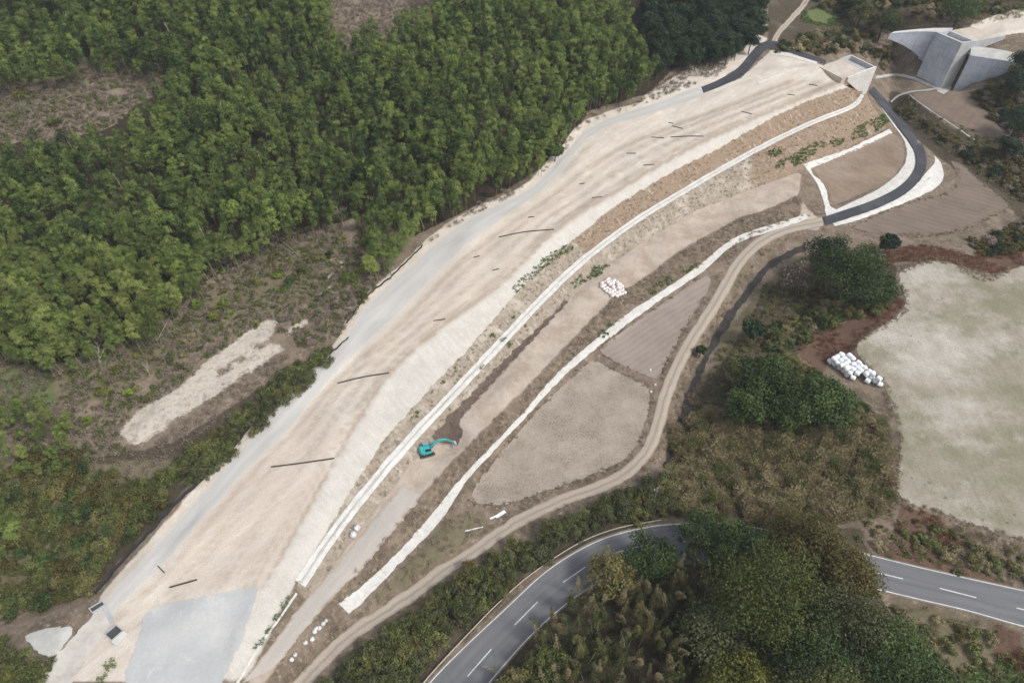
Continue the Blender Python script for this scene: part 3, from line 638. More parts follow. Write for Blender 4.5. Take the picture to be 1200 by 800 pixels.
part(a2, 'bearing_seat', M_fill, lambda bm: f2.hexa(bm, .803, W2 - .72, .903, 5.597, z1 - 1, zt - 1.5))
part(a2, 'approach_slab', M_fill, lambda bm: f2.hexa(bm, .2, W2 - .8, 6.403, 17, zt - 3, zt - .12))
tw = float(np.linalg.norm(P(1116.5, 100.3, -6.) - BR)); tip = float(np.linalg.norm(P(1174.5, 41, z_) - P(1127, 52, z_)))
part(a2, 'wing_wall', M_wing, lambda bm: f2.slab(bm, [(.1, -8), (tw, -8), (tw, zt - 5.2), (tip, zt - 1.2), (tip, zt + .05), (.1, zt + .05)], W2 - .7, W2 + .02))
def lw(bm):                             # left flank wall, flaring away with its foot stepping up the bank
    A0 = np.array(f2.p(-.05, 2.6, 0)[:2]); B0 = P(1043, 39.5, zt - 2.4); n_ = 10
    for k in range(n_):
        t0, t1 = k / n_, (k + 1) / n_
        q = []
        for tt in (t0, t1):
            xy = A0 + (B0 - A0) * tt + dv * (2.2 * math.sin(tt * math.pi))
            q.append((xy, -3 + (zt - 1.5) * (tt ** .8), zt - .4 - 2. * tt))
        v = [bm.verts.new((x[0] + dv[0] * o_, x[1] + dv[1] * o_, z)) for x, zb, ztp in q for z in (zb, ztp) for o_ in (0, .6)]
        for f in ((0,1,3,2),(4,6,7,5),(0,2,6,4),(1,5,7,3),(2,3,7,6),(0,4,5,1)): bm.faces.new([v[i] for i in f])
    bmesh.ops.remove_doubles(bm, verts=bm.verts[:], dist=.001)
part(a2, 'flank_wall', M_face, lw)
def lb(bm):
    A0 = np.array(f2.p(.3, 3.4, 0)[:2]); B0 = P(1043, 39.5, zt - 2.4); top = []
    for tt in np.linspace(0, 1, 9):
        xy = A0 + (B0 - A0) * tt + dv * (2.2 * math.sin(tt * math.pi) + .6); top.append((xy, zt - .45 - 2. * tt))
    a = [bm.verts.new((x[0], x[1], z)) for x, z in top]; b = [bm.verts.new((x[0] + dv[0] * w_ + 1.2 * dv[0], x[1] + dv[1] * w_ + 1.2 * dv[1], z + .25)) for (x, z), w_ in zip(top, np.linspace(4.5, .6, 9))]
    for i in range(8): bm.faces.new((a[i], a[i + 1], b[i + 1], b[i]))
    r_ = bmesh.ops.extrude_face_region(bm, geom=bm.faces[:]); bmesh.ops.translate(bm, verts=[g for g in r_['geom'] if isinstance(g, bmesh.types.BMVert)], vec=(0, 0, -1.2))
part(a2, 'berm_slab', M_white, lb)
part(a2, 'toe_block', M_face, lambda bm: f2.hexa(bm, -5.6, -2.4, 4.4, 8, -9, zfit(f2.p(-2.4, 4.4, 0)[:2], 62)))
# retaining wall to the right of abutment two
RW = P(1119, 102, -5.); zr = zfit(RW, 65); RE = P(1186, 72.5, zr)
rw_ = thing('retaining_wall', 'blue-grey concrete retaining wall with a sloping concrete berm on top, beside the tall abutment', 'retaining wall', (RW[0], RW[1], -5)); bpy.context.view_layer.update()
def rwb(bm):
    n_ = 8; u = (RE - RW); pn = np.array([-u[1], u[0]]); pn /= np.linalg.norm(pn)
    for k in range(n_):
        q = [RW + u * (k / n_), RW + u * ((k + 1) / n_)]
        v = [bm.verts.new((x[0] + pn[0] * o_, x[1] + pn[1] * o_, z)) for x in q for z in (-8, zr) for o_ in (0, .7)]
        for f in ((0,1,3,2),(4,6,7,5),(0,2,6,4),(1,5,7,3),(2,3,7,6),(0,4,5,1)): bm.faces.new([v[i] for i in f])
    bmesh.ops.remove_doubles(bm, verts=bm.verts[:], dist=.001)
part(rw_, 'wall_face', M_face, rwb)
def berm(bm):
    u = (RE - RW); pn = np.array([-u[1], u[0]]); pn /= np.linalg.norm(pn)
    a, b = [], []
    for k in np.linspace(-.01, 1.12, 9):
        x = RW + u * k + pn * .35; y = x + pn * (4.4 + .8 * math.sin(k * 3)); a.append(bm.verts.new((x[0], x[1], zr + .05))); b.append(bm.verts.new((y[0], y[1], zr + 1.5)))
    for i in range(8): bm.faces.new((a[i], a[i + 1], b[i + 1], b[i]))
    r_ = bmesh.ops.extrude_face_region(bm, geom=bm.faces[:]); bmesh.ops.translate(bm, verts=[g for g in r_['geom'] if isinstance(g, bmesh.types.BMVert)], vec=(0, 0, -1.5))
part(rw_, 'berm_slab', M_conc, berm)
# near abutment: seen from behind, the deck end faces away
ZA = 12.2; O1 = P(1027.6, 78.6, ZA); f1 = Frame(O1, (O1 - P(988, 93, ZA)) / np.linalg.norm(O1 - P(988, 93, ZA))); wA = 12.5
wA = float(np.dot(O1 - P(999, 63.6, ZA), e1))
a1 = thing('bridge_abutment', 'pale concrete abutment with an open bearing seat at the end of the sandy embankment', 'abutment', (O1[0], O1[1], 2)); bpy.context.view_layer.update()
part(a1, 'front_wall', M_face, lambda bm: f1.hexa(bm, -wA, 0, -5.2, -.8, -6, ZA - 1.7))
part(a1, 'parapet', M_wing, lambda bm: (f1.hexa(bm, -wA, -.703, -.75, -.05, ZA - 1.9, ZA), f1.hexa(bm, -wA, -wA + .7, -5.9, -.753, ZA - 3, ZA), f1.hexa(bm, -wA + .703, -.703, -5.9, -5.2, ZA - 3, ZA)))
part(a1, 'wing_wall', M_white, lambda bm: f1.slab(bm, [(-.0, -5), (-6.5, -5), (-6.6, 5), (-14.5, ZA - 1.6), (-14.5, ZA - .3), (-6, ZA + .05), (0, ZA + .05)], -.7, .02))
part(a1, 'wing_wall', M_wing, lambda bm: f1.slab(bm, [(-5.95, 2), (-12, ZA - 1.6), (-14, ZA - .3), (-5.95, ZA - .05)], -wA + .03, -wA + .6))
part(a1, 'approach_slab', M_fill, lambda bm: f1.hexa(bm, -wA + .62, -.72, -17, -5.903, ZA - 4, ZA - .1))
part(a1, 'bearing_seat', M_concb, lambda bm: f1.hexa(bm, -wA + .703, -.703, -5.197, -.753, ZA - 1.69, ZA - 1.5))

# ------------------------------------------------------------------ roadside and site objects
def along(pts, n=None, step=None):
    g0 = smooth_line(pts, 400); g = G(g0[:, 0], g0[:, 1]); s = np.concatenate([[0], np.cumsum(np.linalg.norm(np.diff(g[:, :2], axis=0), axis=1))])
    k = np.arange(0, s[-1], step) if step else np.linspace(0, s[-1], n)
    return [Vector((np.interp(q, s, g[:, 0]), np.interp(q, s, g[:, 1]), np.interp(q, s, g[:, 2]))) for q in k]
M_rail = plain('weathered_guard_rail', S(214,204,180), .55, .4)
M_post = plain('galvanised_post', S(140,140,138), .5, .5)
gp = along([(478,826),(506,790),(560,732),(586,706),(620,676),(674,640),(721,621),(778,610)], step=1.0)
gr = thing('guard_rail', 'pale beige guard rail along the outer edge of the curved asphalt road', 'guard rail', gp[0]); bpy.context.view_layer.update()
bm = bmesh.new()
for a, b in zip(gp[:-1], gp[1:]):
    d = b - a; box(bm, (a + b) / 2 + Vector((0, 0, .62)), (d.length * 1.03, .10, .32), d.to_track_quat('X', 'Z').to_matrix())
o = mesh_bm('rail', bm, M_rail); unparent_world(o, gr)
for a in gp[::2]:
    bm = bmesh.new(); tube(bm, [a + Vector((.09, -.05, -.2)), a + Vector((.09, -.05, .8))], .07, 6); unparent_world(mesh_bm('post', bm, M_post), gr)
# black silt fence down the left side of the haul road
def fence(pts, lab, h, step):
    fp = along(pts, step=1.0); fr = thing('silt_fence', lab, 'fence', fp[0]); bpy.context.view_layer.update()
    v, f = [], []; q = np.random.default_rng(3)
    for i, p in enumerate(fp):
        d = (fp[min(i + 1, len(fp) - 1)] - fp[max(i - 1, 0)]).normalized(); n_ = Vector((-d.y, d.x, 0)); jx = q.normal() * .12; hh = h * (1 + q.normal() * .12)
        for o_ in (-.05, .05):
            w = p + n_ * (o_ + jx); v += [(w.x, w.y, w.z - .1), (w.x + n_.x * .1, w.y + n_.y * .1, w.z + hh)]
    for i in range(len(fp) - 1):
        a = 4 * i; b = a + 4; f += [(a, b, b + 1, a + 1), (a + 2, a + 3, b + 3, b + 2), (a + 1, b + 1, b + 3, a + 3)]
    unparent_world(mesh_np('fabric', v, f, M_dark), fr)
    for p in fp[::step]:
        bm = bmesh.new(); tube(bm, [p + Vector((.12, 0, -.2)), p + Vector((.12, 0, h + .2))], .045, 5); unparent_world(mesh_bm('post', bm, M_dark), fr)
fence([(113,696),(138,665),(176,625),(203,594),(233,567),(250,547),(270,530)], 'thick black silt fence on the bank beside the lower end of the grey haul road', .9, 4)
fence([(272,528),(287,508),(311,481),(338,454),(358,437),(395,408),(411,395)], 'thin black silt fence between the dark bush strip and the haul road', .4, 5)
fence([(407,379),(426,352),(452,330),(474,310),(498,285)], 'short black silt fence below the bamboo edge, above the road fork', .4, 5)
# timber water bars across the fill
M_bar = plain('dark_wet_timber', S(78,70,64), .8, .2)
def bar(pts, lab):
    w = .24 if abs(pts[-1][0] - pts[0][0]) > 28 else .16
    g = along(pts, n=14); bm = bmesh.new()
    for a, b in zip(g[:-1], g[1:]):
        d = b - a; box(bm, (a + b) / 2 + Vector((0, 0, .1)), (d.length * 1.06, w, .2), d.to_track_quat('X', 'Z').to_matrix())
    tag(mesh_bm('water_bar', bm, M_bar), lab, 'water bar', 'dark timber water bars on the embankment')
for pts, lab in [
    ([(396,449),(425,442),(456,437)], 'long curved dark water bar across the middle of the sandy embankment'),
    ([(318,547),(350,543),(392,537)], 'long dark water bar on the tan fill nearer the bottom, second largest of all'),
    ([(199,688),(231,679)], 'dark water bar just above the pale grey gravel pad'),
    ([(185,663),(193,671)], 'stubby dark water bar at the edge of the grey haul road above the gravel pad'),
    ([(508,376),(522,374)], 'short dark water bar by the crest, next one up from the long curved bar'),
    ([(585,278),(615,272),(649,269)], 'long thin dark water bar at mid height, ending at the slope crest'),
    ([(619,255),(626,254)], 'tiny dark water bar beside the haul road above the long thin one'),
    ([(555,302),(562,300)], 'tiny dark water bar lower down beside the haul road'),
    ([(577,317),(585,315)], 'tiny dark water bar near the crest between the short and the long thin one'),
    ([(679,216),(685,215)], 'tiny dark water bar on the pale fill facing the bamboo corner'),
    ([(694,232),(706,231)], 'short dark water bar close to the top edge of the brown slope'),
    ([(734,180),(745,180)], 'short straight dark water bar on the fill right of the haul road bend'),
    ([(754,194),(767,193)], 'short straight dark water bar between the bend and the brown slope'),
    ([(763,161),(778,162)], 'short dark water bar just left of the longest upper bar'),
    ([(786,161),(805,160),(824,160)], 'longest dark water bar of the upper embankment'),
    ([(788,148),(800,151)], 'slanting dark water bar above the longest upper bar'),
    ([(783,144),(789,145)], 'tiny slanting dark water bar, highest one near the haul road'),
    ([(869,131),(881,134)], 'slanting dark water bar well up the embankment toward the abutment'),
    ([(923,111),(931,112)], 'small dark water bar second nearest the near abutment'),
    ([(948,99),(958,101)], 'small dark water bar nearest the near abutment')]: bar(pts, lab)
# culvert pits
M_pit = plain('wet_pit_floor', S(78,80,76), .5, .4)
def pit(q, lab, dz, t=.16):
    g = [gpt(*p, dz) for p in q]; zc = sum(p.z for p in g) / 4; c = sum((p for p in g), Vector()) / 4
    r = thing('culvert_pit', lab, 'culvert pit', (c.x, c.y, zc)); bpy.context.view_layer.update()
    for i in range(4):
        a, b = g[i].copy(), g[(i + 1) % 4].copy(); a.z = b.z = zc; d = b - a; n_ = Vector((-d.y, d.x, 0)).normalized()
        if (c - (a + b) / 2).dot(n_) < 0: n_ = -n_
        bm = bmesh.new(); box(bm, (a + b) / 2 + n_ * t / 2 + Vector((0, 0, dz - 1)), (d.length - (t * 2.02 if i % 2 else 0), t, 2.), d.to_track_quat('X', 'Z').to_matrix())
        unparent_world(mesh_bm('wall', bm, M_concb), r)
    bm = bmesh.new(); vs_ = [bm.verts.new(((p.x - c.x) * .97 + c.x, (p.y - c.y) * .97 + c.y, max(float(Hs(p.x, p.y)) for p in g) + .12)) for p in g]; bm.faces.new(vs_)
    o = mesh_bm('floor', bm, M_pit); unparent_world(o, r)
    return r, g, zc
pr, pg, pz = pit([(121,742),(135,730),(145,738.5),(131,751)], 'square concrete culvert pit with wing slab beside the grey gravel pad', .7)
bm = bmesh.new(); a, b = gpt(131.5,752), gpt(145.5,739.5); c_, d_ = gpt(151,743), gpt(138,758)
top = [bm.verts.new((p.x, p.y, pz + z)) for p, z in ((a, .66), (b, .66), (c_, .35), (d_, .35))]; f_ = bm.faces.new(top)
r_ = bmesh.ops.extrude_face_region(bm, geom=[f_]); bmesh.ops.translate(bm, verts=[g for g in r_['geom'] if isinstance(g, bmesh.types.BMVert)], vec=(0, 0, -1.2))
unparent_world(mesh_bm('wing_slab', bm, M_conc), pr)
pit([(104,713),(119,702.5),(123,707),(108,718)], 'narrow concrete culvert inlet pit beside the black silt fence at the bank foot', .6, .16)
structure(ribbon('culvert_cover', [(118,712),(124,721),(129,731)], [(124,708),(130,718),(134,728)], M_concb, .10, 24, 2))
# white wrapped hay bales: two-layer stack beside the meadow
M_bale = varied('white_bale_wrap', S(250,251,253,.85), S(242,244,247,.85), 1.2, 6, .04, .35, bump=.2, spec=.5)
M_net = M_bale
def bale_mesh():
    bm = bmesh.new(); prof = [(.0,-.6),(.40,-.6),(.54,-.56),(.6,-.47),(.62,-.2),(.615,.1),(.62,.3),(.6,.47),(.54,.56),(.40,.6),(0,.6)]
    n_ = 20; rings = []
    for r, y in prof[1:-1]: rings.append([bm.verts.new((r * math.cos(2*math.pi*k/n_), y, r * math.sin(2*math.pi*k/n_) + .6)) for k in range(n_)])
    for a, b in zip(rings[:-1], rings[1:]):
        for k in range(n_): bm.faces.new((a[k], a[(k+1)%n_], b[(k+1)%n_], b[k]))
    bm.faces.new(rings[0]); bm.faces.new(rings[-1][::-1]); return bm
bale0 = mesh_bm('hay_bale', bale_mesh(), M_bale, smooth=True)
B0 = gpt(979, 421); B1 = gpt(1032, 463); bu = (B1 - B0); bl = bu.length; bu.normalize(); bv = Vector((-bu.y, bu.x, 0)); bv.normalize()
bang = math.atan2(bu.y, bu.x); first = True; zb = 2.9
nrow = int(bl / 1.3)
spots = []
for layer, cols, rows in ((0, 4, nrow), (1, 4, nrow - 1)):
    for i in range(rows):
        for j in range(cols):
            if layer == 0 and j in (1, 2) and 0 < i < rows - 3: continue
            if i > rows - 5 and j < 3 - (rows - 1 - i) * .8: continue
            if layer == 1 and rng.random() < .07: continue
            spots.append((layer, i, j))
for layer, i, j in spots:
    p = B0 + bu * ((i + .15 * layer + .2) * 1.27 + rng.normal() * .17) + bv * ((j - 1.5) * 1.18 + rng.normal() * .15)
    z = float(Hs(p.x, p.y)) + layer * 1.1
    o = bale0 if first else bale0.copy()
    if not first: link(o)
    first = False
    o.location = (p.x, p.y, z); o.rotation_euler = (rng.normal() * .05, rng.normal() * .05, bang + R(90) * (rng.random() < .6) + rng.normal() * .35); o.scale = (rng.uniform(.93, 1.08),) * 3
    tag(o, ['white wrapped round bale in the bottom layer of the stack beside the meadow', 'white wrapped round bale lying on top of the stack beside the meadow'][layer], 'hay bale', ['bottom layer of the bale stack', 'top layer of the bale stack'][layer])
# tonne bags
M_bag = varied('white_woven_bag', S(248,238,234,.84), S(236,222,217,.84), 1.5, 7, .1, .8, bump=.4)
M_bagw = varied('bright_woven_bag', S(232,230,226), S(204,204,202), 1.5, 7, .1, .8, bump=.4)
def bag_mesh(seed, k=1.):
    q = np.random.default_rng(seed); bm = bmesh.new(); n_ = 14
    prof = [(.30,0),(.46,.05),(.54,.25),(.55,.5),(.50,.72),(.36,.86),(.14,.93),(.09,1.02),(.13,1.10)]
    rings = []; ph = q.random() * 6
    for r, z in prof: rings.append([bm.verts.new((k * r * (1 + .06 * math.sin(3 * a + ph + z * 3) + .05 * math.cos(4 * a)) * math.cos(a), k * r * (1 + .06 * math.sin(2 * a + ph)) * math.sin(a), k * z * (.95 + .08 * math.sin(a + ph)))) for a in (2 * math.pi * i / n_ for i in range(n_))])
    for a, b in zip(rings[:-1], rings[1:]):
        for i in range(n_): bm.faces.new((a[i], a[(i+1)%n_], b[(i+1)%n_], b[i]))
    bm.faces.new(rings[0][::-1]); bm.faces.new(rings[-1]); return bm
bags = []
for s_ in range(4): bags.append(mesh_bm('sand_bag', bag_mesh(s_), M_bag, smooth=True))
used = [0] * 4
def put(protos, used, px, py, dz, lab, grp, sc=1.):
    k = int(rng.integers(len(protos))); o = protos[k]
    if used[k]: o = o.copy(); link(o)
    used[k] += 1; g = gpt(px, py); o.location = (g.x, g.y, g.z + dz); o.rotation_euler = (rng.normal() * .1, rng.normal() * .1, rng.random() * 6.3); o.scale = (sc,) * 3
    tag(o, lab, 'bag', grp); return o
cells = [(r, c) for r in range(7) for c in range(6)]
for r, c in cells:
    if (r, c) in ((0, 5), (6, 0), (6, 5), (5, 5), (0, 0)): continue
    px = 702 + r * 3.0 + c * 2.9 + rng.normal() * .3; py = 334.5 + r * 2.5 - c * 1.45 + rng.normal() * .3
    put(bags, used, px, py, 0, 'pinkish white tonne bag in the heap on the bare haul strip', 'heap of pinkish white tonne bags', rng.uniform(.88, 1.08))
for r, c in ((2, 2), (3, 2), (2, 3), (4, 3), (3, 4), (1, 2)):
    put(bags, used, 703 + r * 3 + c * 2.9, 335 + r * 2.5 - c * 1.45, .85, 'pinkish white tonne bag lying on top of the heap', 'tonne bags on top of the heap')
for k in range(4):
    if not used[k]: put(bags, used, 733, 343, 0, 'pinkish white tonne bag in the heap on the bare haul strip', 'heap of pinkish white tonne bags')
bw = [mesh_bm('sand_bag', bag_mesh(10 + s_), M_bagw, smooth=True) for s_ in range(2)]; ub = [0, 0]
for px, py, sc in ((418.5,620,1.25),(415,627,1.35)): put(bw, ub, px, py, 0, 'plump white bag, one of a pair beside the berm drain', 'pair of white bags by the drain', sc)
for px, py in ((382,727),(379,731),(374.5,735.5),(369,739.5),(371,736),(366,749),(358,753),(346,767),(342,773)): put(bw, ub, px, py, -.15, 'white bag lying in the dry grass between the two dirt tracks', 'row of white bags in the grass', rng.uniform(.6, .95))
for px, py, lab in ((762,434,'small white bag at the corner of the tilled paddy by the dirt track'),(767.5,451,'small white bag in the ditch between the two paddies'),(763,459,'small white bag at the corner of the stubble paddy')): put(bw, ub, px, py, -.1, lab, None, .6)
# white boards and poles left by the dirt track
M_wpl = plain('white_painted_board', S(238,240,244), .5, .4)
def plank(name, a, b, w, h, lab, cat, mat=M_wpl, dz=.15):
    A_, B_ = gpt(*a), gpt(*b); d = B_ - A_; bm = bmesh.new(); box(bm, (A_ + B_) / 2 + Vector((0, 0, dz)), (d.length, w, h), d.to_track_quat('X', 'Z').to_matrix(), .02); return tag(mesh_bm(name, bm, mat), lab, cat)
plank('white_pole', (545,622.5), (566,617.5), .22, .2, 'thin white pole lying in the grass beside the dirt track', 'pole')
o = plank('white_board', (581,606), (592,599), .75, .12, 'broad white board lying tilted at the edge of the dirt track', 'board')
plank('white_board', (574,608), (581,605), .4, .12, 'small white board lying below the broad one by the track', 'board')
M_wood = varied('weathered_planks', S(198,190,178), S(170,160,148), 1, 4, .15)
for i, (a, b, lab) in enumerate([((390,304),(401,310),'upper grey plank of the weathered stack below the bamboo'),((392,308),(402,314),'lower grey plank of the weathered stack below the bamboo'),((384,327),(391,320),'loose grey plank beside the plank stack'),((383,341),(392,333),'longer loose plank on the brown bank'),((374,347),(379,343),'short pale plank at the foot of the brown bank')]): plank('timber_plank', a, b, .9 if i < 2 else .6, .3, lab, 'plank', M_wood, .25)
# utility pole in the shrubs
ub_ = gpt(772, 566, 8.5); up = thing('utility_pole', 'grey utility pole with insulators rising out of the shrubs by the track bend', 'utility pole', ub_)
up.scale = (.75,) * 3; up.rotation_euler = (0, 0, .5)
bm = bmesh.new(); tube(bm, [(0,0,-.3),(0,0,5),(0,0,9.2)], [.17,.15,.11], 10); mesh_bm('mast', bm, M_post, up)
for z, l in ((8.6, 1.9), (7.8, 1.5)):
    bm = bmesh.new(); box(bm, (0, .16, z), (l, .1, .12)); ca = mesh_bm('cross_arm', bm, M_post, up)
    for k in (-.45, 0, .45):
        bm = bmesh.new(); tube(bm, [(k*l, .16, z + .06), (k*l, .16, z + .2), (k*l, .16, z + .36)], [.05, .11, .06], 8); mesh_bm('insulator', bm, M_white, ca)
bm = bmesh.new(); tube(bm, [(.32,0,6.6),(.32,0,7.4)], .22, 12); mesh_bm('transformer', bm, M_post, up)

# ------------------------------------------------------------------ excavator
M_teal = plain('turquoise_paint', S(45,190,190), .35, .5, amt=.08); M_steel = plain('dark_steel', S(70,72,76), .5, .5); M_glass = plain('tinted_cab_glass', S(60,66,74), .08, .6, amt=.02)
M_cab = plain('grey_cab_roof', S(150,152,160), .4, .5); M_rod = plain('chrome_rod', S(200,200,205), .2, .6, .6); M_bucket = plain('worn_bucket_steel', S(178,180,180), .5, .5)
eb = gpt(500, 530); et = gpt(537, 522); ea = math.atan2(et.y - eb.y, et.x - eb.x); ES = (et - eb).length / 8.2
ex = thing('excavator', 'turquoise tracked excavator with its boom stretched over a freshly dug pit', 'excavator', eb, ea); ex.scale = (ES,) * 3
def ep(name, mat, fn, parent=ex, smooth=False):
    bm = bmesh.new(); fn(bm); return mesh_bm(name, bm, mat, parent, smooth)
for s_ in (-1, 1):
    tk = ep('crawler_track', M_steel, lambda bm: prism(bm, [(-1.9,.45),(-1.75,.12),(-1.45,0),(1.45,0),(1.75,.12),(1.9,.45),(1.75,.72),(1.45,.84),(-1.45,.84),(-1.75,.72)], s_*1.2 - .27, s_*1.2 + .27))
    def shoes(bm):
        for k in range(15): box(bm, (-1.5 + k * .214, s_ * 1.2, .86), (.1, .6, .06))
    ep('track_shoe', M_dark, shoes, tk)
ep('undercarriage', M_steel, lambda bm: (box(bm, (0, 0, .55), (1.6, 1.9, .4)), tube(bm, [(0,0,.7),(0,0,1.05)], .7, 18)))
def house(bm):
    pts = [(1.15,-1.25),(1.15,1.25),(-.7,1.3)] + [(-.7 - 1.15 * math.sin(a), 1.3 * math.cos(a)) for a in np.linspace(.25, math.pi - .25, 11)] + [(-.7,-1.3)]
    lo = [bm.verts.new((x, y, 1.05)) for x, y in pts]; hi = [bm.verts.new((x, y, 1.95)) for x, y in pts]; n_ = len(pts)
    bm.faces.new(lo); bm.faces.new(hi[::-1])
    for i in range(n_): bm.faces.new((lo[i], lo[(i+1)%n_], hi[(i+1)%n_], hi[i]))
    bmesh.ops.bevel(bm, geom=[e for e in bm.edges if all(v.co.z > 1.9 for v in e.verts)], offset=.12, segments=2, affect='EDGES')
hs = ep('house', M_teal, house)
ep('engine_cover', M_teal, lambda bm: (box(bm, (-.95, -.15, 2.08), (1.1, 1.7, .3), None, .08)), hs)
ep('exhaust', M_steel, lambda bm: tube(bm, [(-.7,-.75,2.0),(-.7,-.75,2.55)], .08, 8), hs)
ep('walkway', M_dark, lambda bm: box(bm, (.35, -.8, 1.99), (1.4, .7, .06)), hs)
cb = ep('cab', M_teal, lambda bm: prism(bm, [(-.55,1.9),(1.15,1.2),(1.25,2.0),(.95,2.9),(-.55,2.9)], .42, 1.28))
ep('cab_roof', M_cab, lambda bm: box(bm, (.2, .85, 2.94), (1.6, .94, .1), None, .04), cb)
ep('window', M_glass, lambda bm: prism(bm, [(1.2,1.6),(1.27,2.0),(1.0,2.8),(.93,2.8)], .5, 1.2), cb)
ep('window', M_glass, lambda bm: prism(bm, [(-.4,2.0),(1.05,2.0),(.85,2.78),(-.4,2.78)], 1.26, 1.30), cb)
BP = [(.9,1.6),(2.2,3.4),(3.2,3.75),(5.3,3.1)]
def arm_prof(pts, w0, w1, w2):
    up_ = []; dn = []
    for i, (x, z) in enumerate(pts):
        a = np.array(pts[max(i-1,0)]); b = np.array(pts[min(i+1,len(pts)-1)]); d = (b - a) / np.linalg.norm(b - a); w = np.interp(i, [0, (len(pts)-1)/2, len(pts)-1], [w0, w1, w2])
        up_.append((x - d[1]*w, z + d[0]*w)); dn.append((x + d[1]*w, z - d[0]*w))
    return up_ + dn[::-1]
bo = ep('boom', M_teal, lambda bm: prism(bm, arm_prof(BP, .2, .34, .2), -.2, .2))
am = ep('arm', M_teal, lambda bm: prism(bm, arm_prof([(4.9,3.55),(5.6,2.9),(7.2,1.0)], .16, .24, .12), -.15, .15))
ep('bucket', M_bucket, lambda bm: (prism(bm, [(7.1,1.15),(7.45,.95),(7.75,.5),(7.6,.05),(7.1,-.15),(6.75,.0),(7.25,.25),(7.4,.5),(7.2,.8)], -.5, .5)))
for a, b, p_, r_ in (((1.0,-.32,1.5),(2.6,-.32,3.1),bo,.09),((1.0,.32,1.5),(2.6,.32,3.1),bo,.09),((3.0,0,4.15),(4.85,0,3.75),bo,.09),((5.5,0,3.25),(7.0,0,1.5),am,.08)):
    A_, B_ = Vector(a), Vector(b); m_ = A_.lerp(B_, .6)
    c_ = ep('hydraulic_cylinder', M_teal if p_ is bo and a[1] == 0 else M_steel, lambda bm: tube(bm, [A_, m_], r_, 8), p_); 
    ep('hydraulic_cylinder', M_rod, lambda bm: tube(bm, [m_, B_], r_ * .6, 8), p_)

# ------------------------------------------------------------------ plants
def unit(a): return a / (np.linalg.norm(a, axis=-1, keepdims=True) + 1e-9)
def leaf_quads(c, ax, nrm, l, w):
    s = unit(np.cross(ax, nrm)); l = np.broadcast_to(np.asarray(l)[..., None] if np.ndim(l) else l, c.shape); w = np.broadcast_to(np.asarray(w)[..., None] if np.ndim(w) else w, c.shape)
    v = np.stack([c - ax*l*.5 - s*w*.25, c - ax*l*.1 + s*w*.5, c + ax*l*.5, c - ax*l*.1 - s*w*.5], 1)
    # kite-shaped leaf clump
    v = np.stack([c - ax*l*.5, c + s*w*.5, c + ax*l*.5, c - s*w*.5], 1)
    return v.reshape(-1, 3)
def qf(n): return np.arange(n * 4).reshape(n, 4)
def bamboo_tpl(seed, h=11., nspray=30, per=11, ls=1., wid=1.):
    q = np.random.default_rng(seed); ph = q.random() * 6.28; dr = q.uniform(.8, 2.0)
    cdir = np.array([math.cos(ph), math.sin(ph)])
    def curve(t): 
        t = np.asarray(t); return np.stack([cdir[0]*dr*t**2.6, cdir[1]*dr*t**2.6, h*(t - .06*t**4)], -1)
    ts = .46 + .54 * q.random(nspray) ** .62
    rad = 1.45 * wid * np.clip((1.03 - ts) / .2, .1, 1) ** .5 * np.clip((ts - .3) / .4, .4, 1) * q.uniform(.35, 1.1, nspray)
    az = q.random(nspray) * 6.28
    sc = curve(ts) + np.stack([np.cos(az)*rad, np.sin(az)*rad, -.34*rad**2 + .1], -1)
    out = np.stack([np.cos(az), np.sin(az), np.full(nspray, -.35)], -1)
    c = np.repeat(sc, per, 0) + q.normal(size=(nspray*per, 3)) * np.array([.26, .26, .2])
    ax = unit(np.repeat(out, per, 0) + q.normal(size=c.shape) * .38 + np.array([0, 0, -.45])); nm = unit(q.normal(size=c.shape) * .6 + np.array([0, 0, 1.]))
    v = leaf_quads(c, ax, nm, q.uniform(.5, .95, len(c)) * ls, q.uniform(.11, .2, len(c)) * ls)
    tint = np.repeat(np.clip(np.repeat(q.random(nspray), per) * .75 + q.random(len(c)) * .3, 0, 1), 4)
    pc = [tuple(curve(t)) for t in (0, .25, .5, .75, .97)]
    return v, tint, pc
def tree_tpl(seed, Rx, Rz, nl, per, leaf, lobe=.34, flat_=0.):
    """broad crown: many small lobes round an ellipsoid standing on the origin of the crown"""
    q = np.random.default_rng(seed); V = []; T = []
    d = unit(q.normal(size=(nl, 3))); d[:, 2] = np.abs(d[:, 2]) * 1.0 - .25; d = unit(d)
    cen = d * np.array([Rx, Rx, Rz]) * q.uniform(.35, .86, (nl, 1)); lr = Rx * lobe * q.uniform(.6, 1.25, nl)
    for k in range(nl):
        n_ = int(per * (lr[k] / (Rx * lobe)) ** 2) + 6
        e = unit(q.normal(size=(n_, 3)) + np.array([0, 0, .35])); c = cen[k] + e * lr[k] * q.uniform(.55, 1.12, (n_, 1)) * np.array([1, 1, .8])
        nm = unit(e + q.normal(size=e.shape) * .55); ax = unit(np.cross(nm, q.normal(size=e.shape)))
        V.append(leaf_quads(c, ax, nm, q.uniform(.7, 1.3, n_) * leaf, q.uniform(.45, .8, n_) * leaf)); T.append(np.repeat(np.clip(q.random() * .8 + q.random(n_) * .25, 0, 1), 4))
    return np.vstack(V), np.concatenate(T)
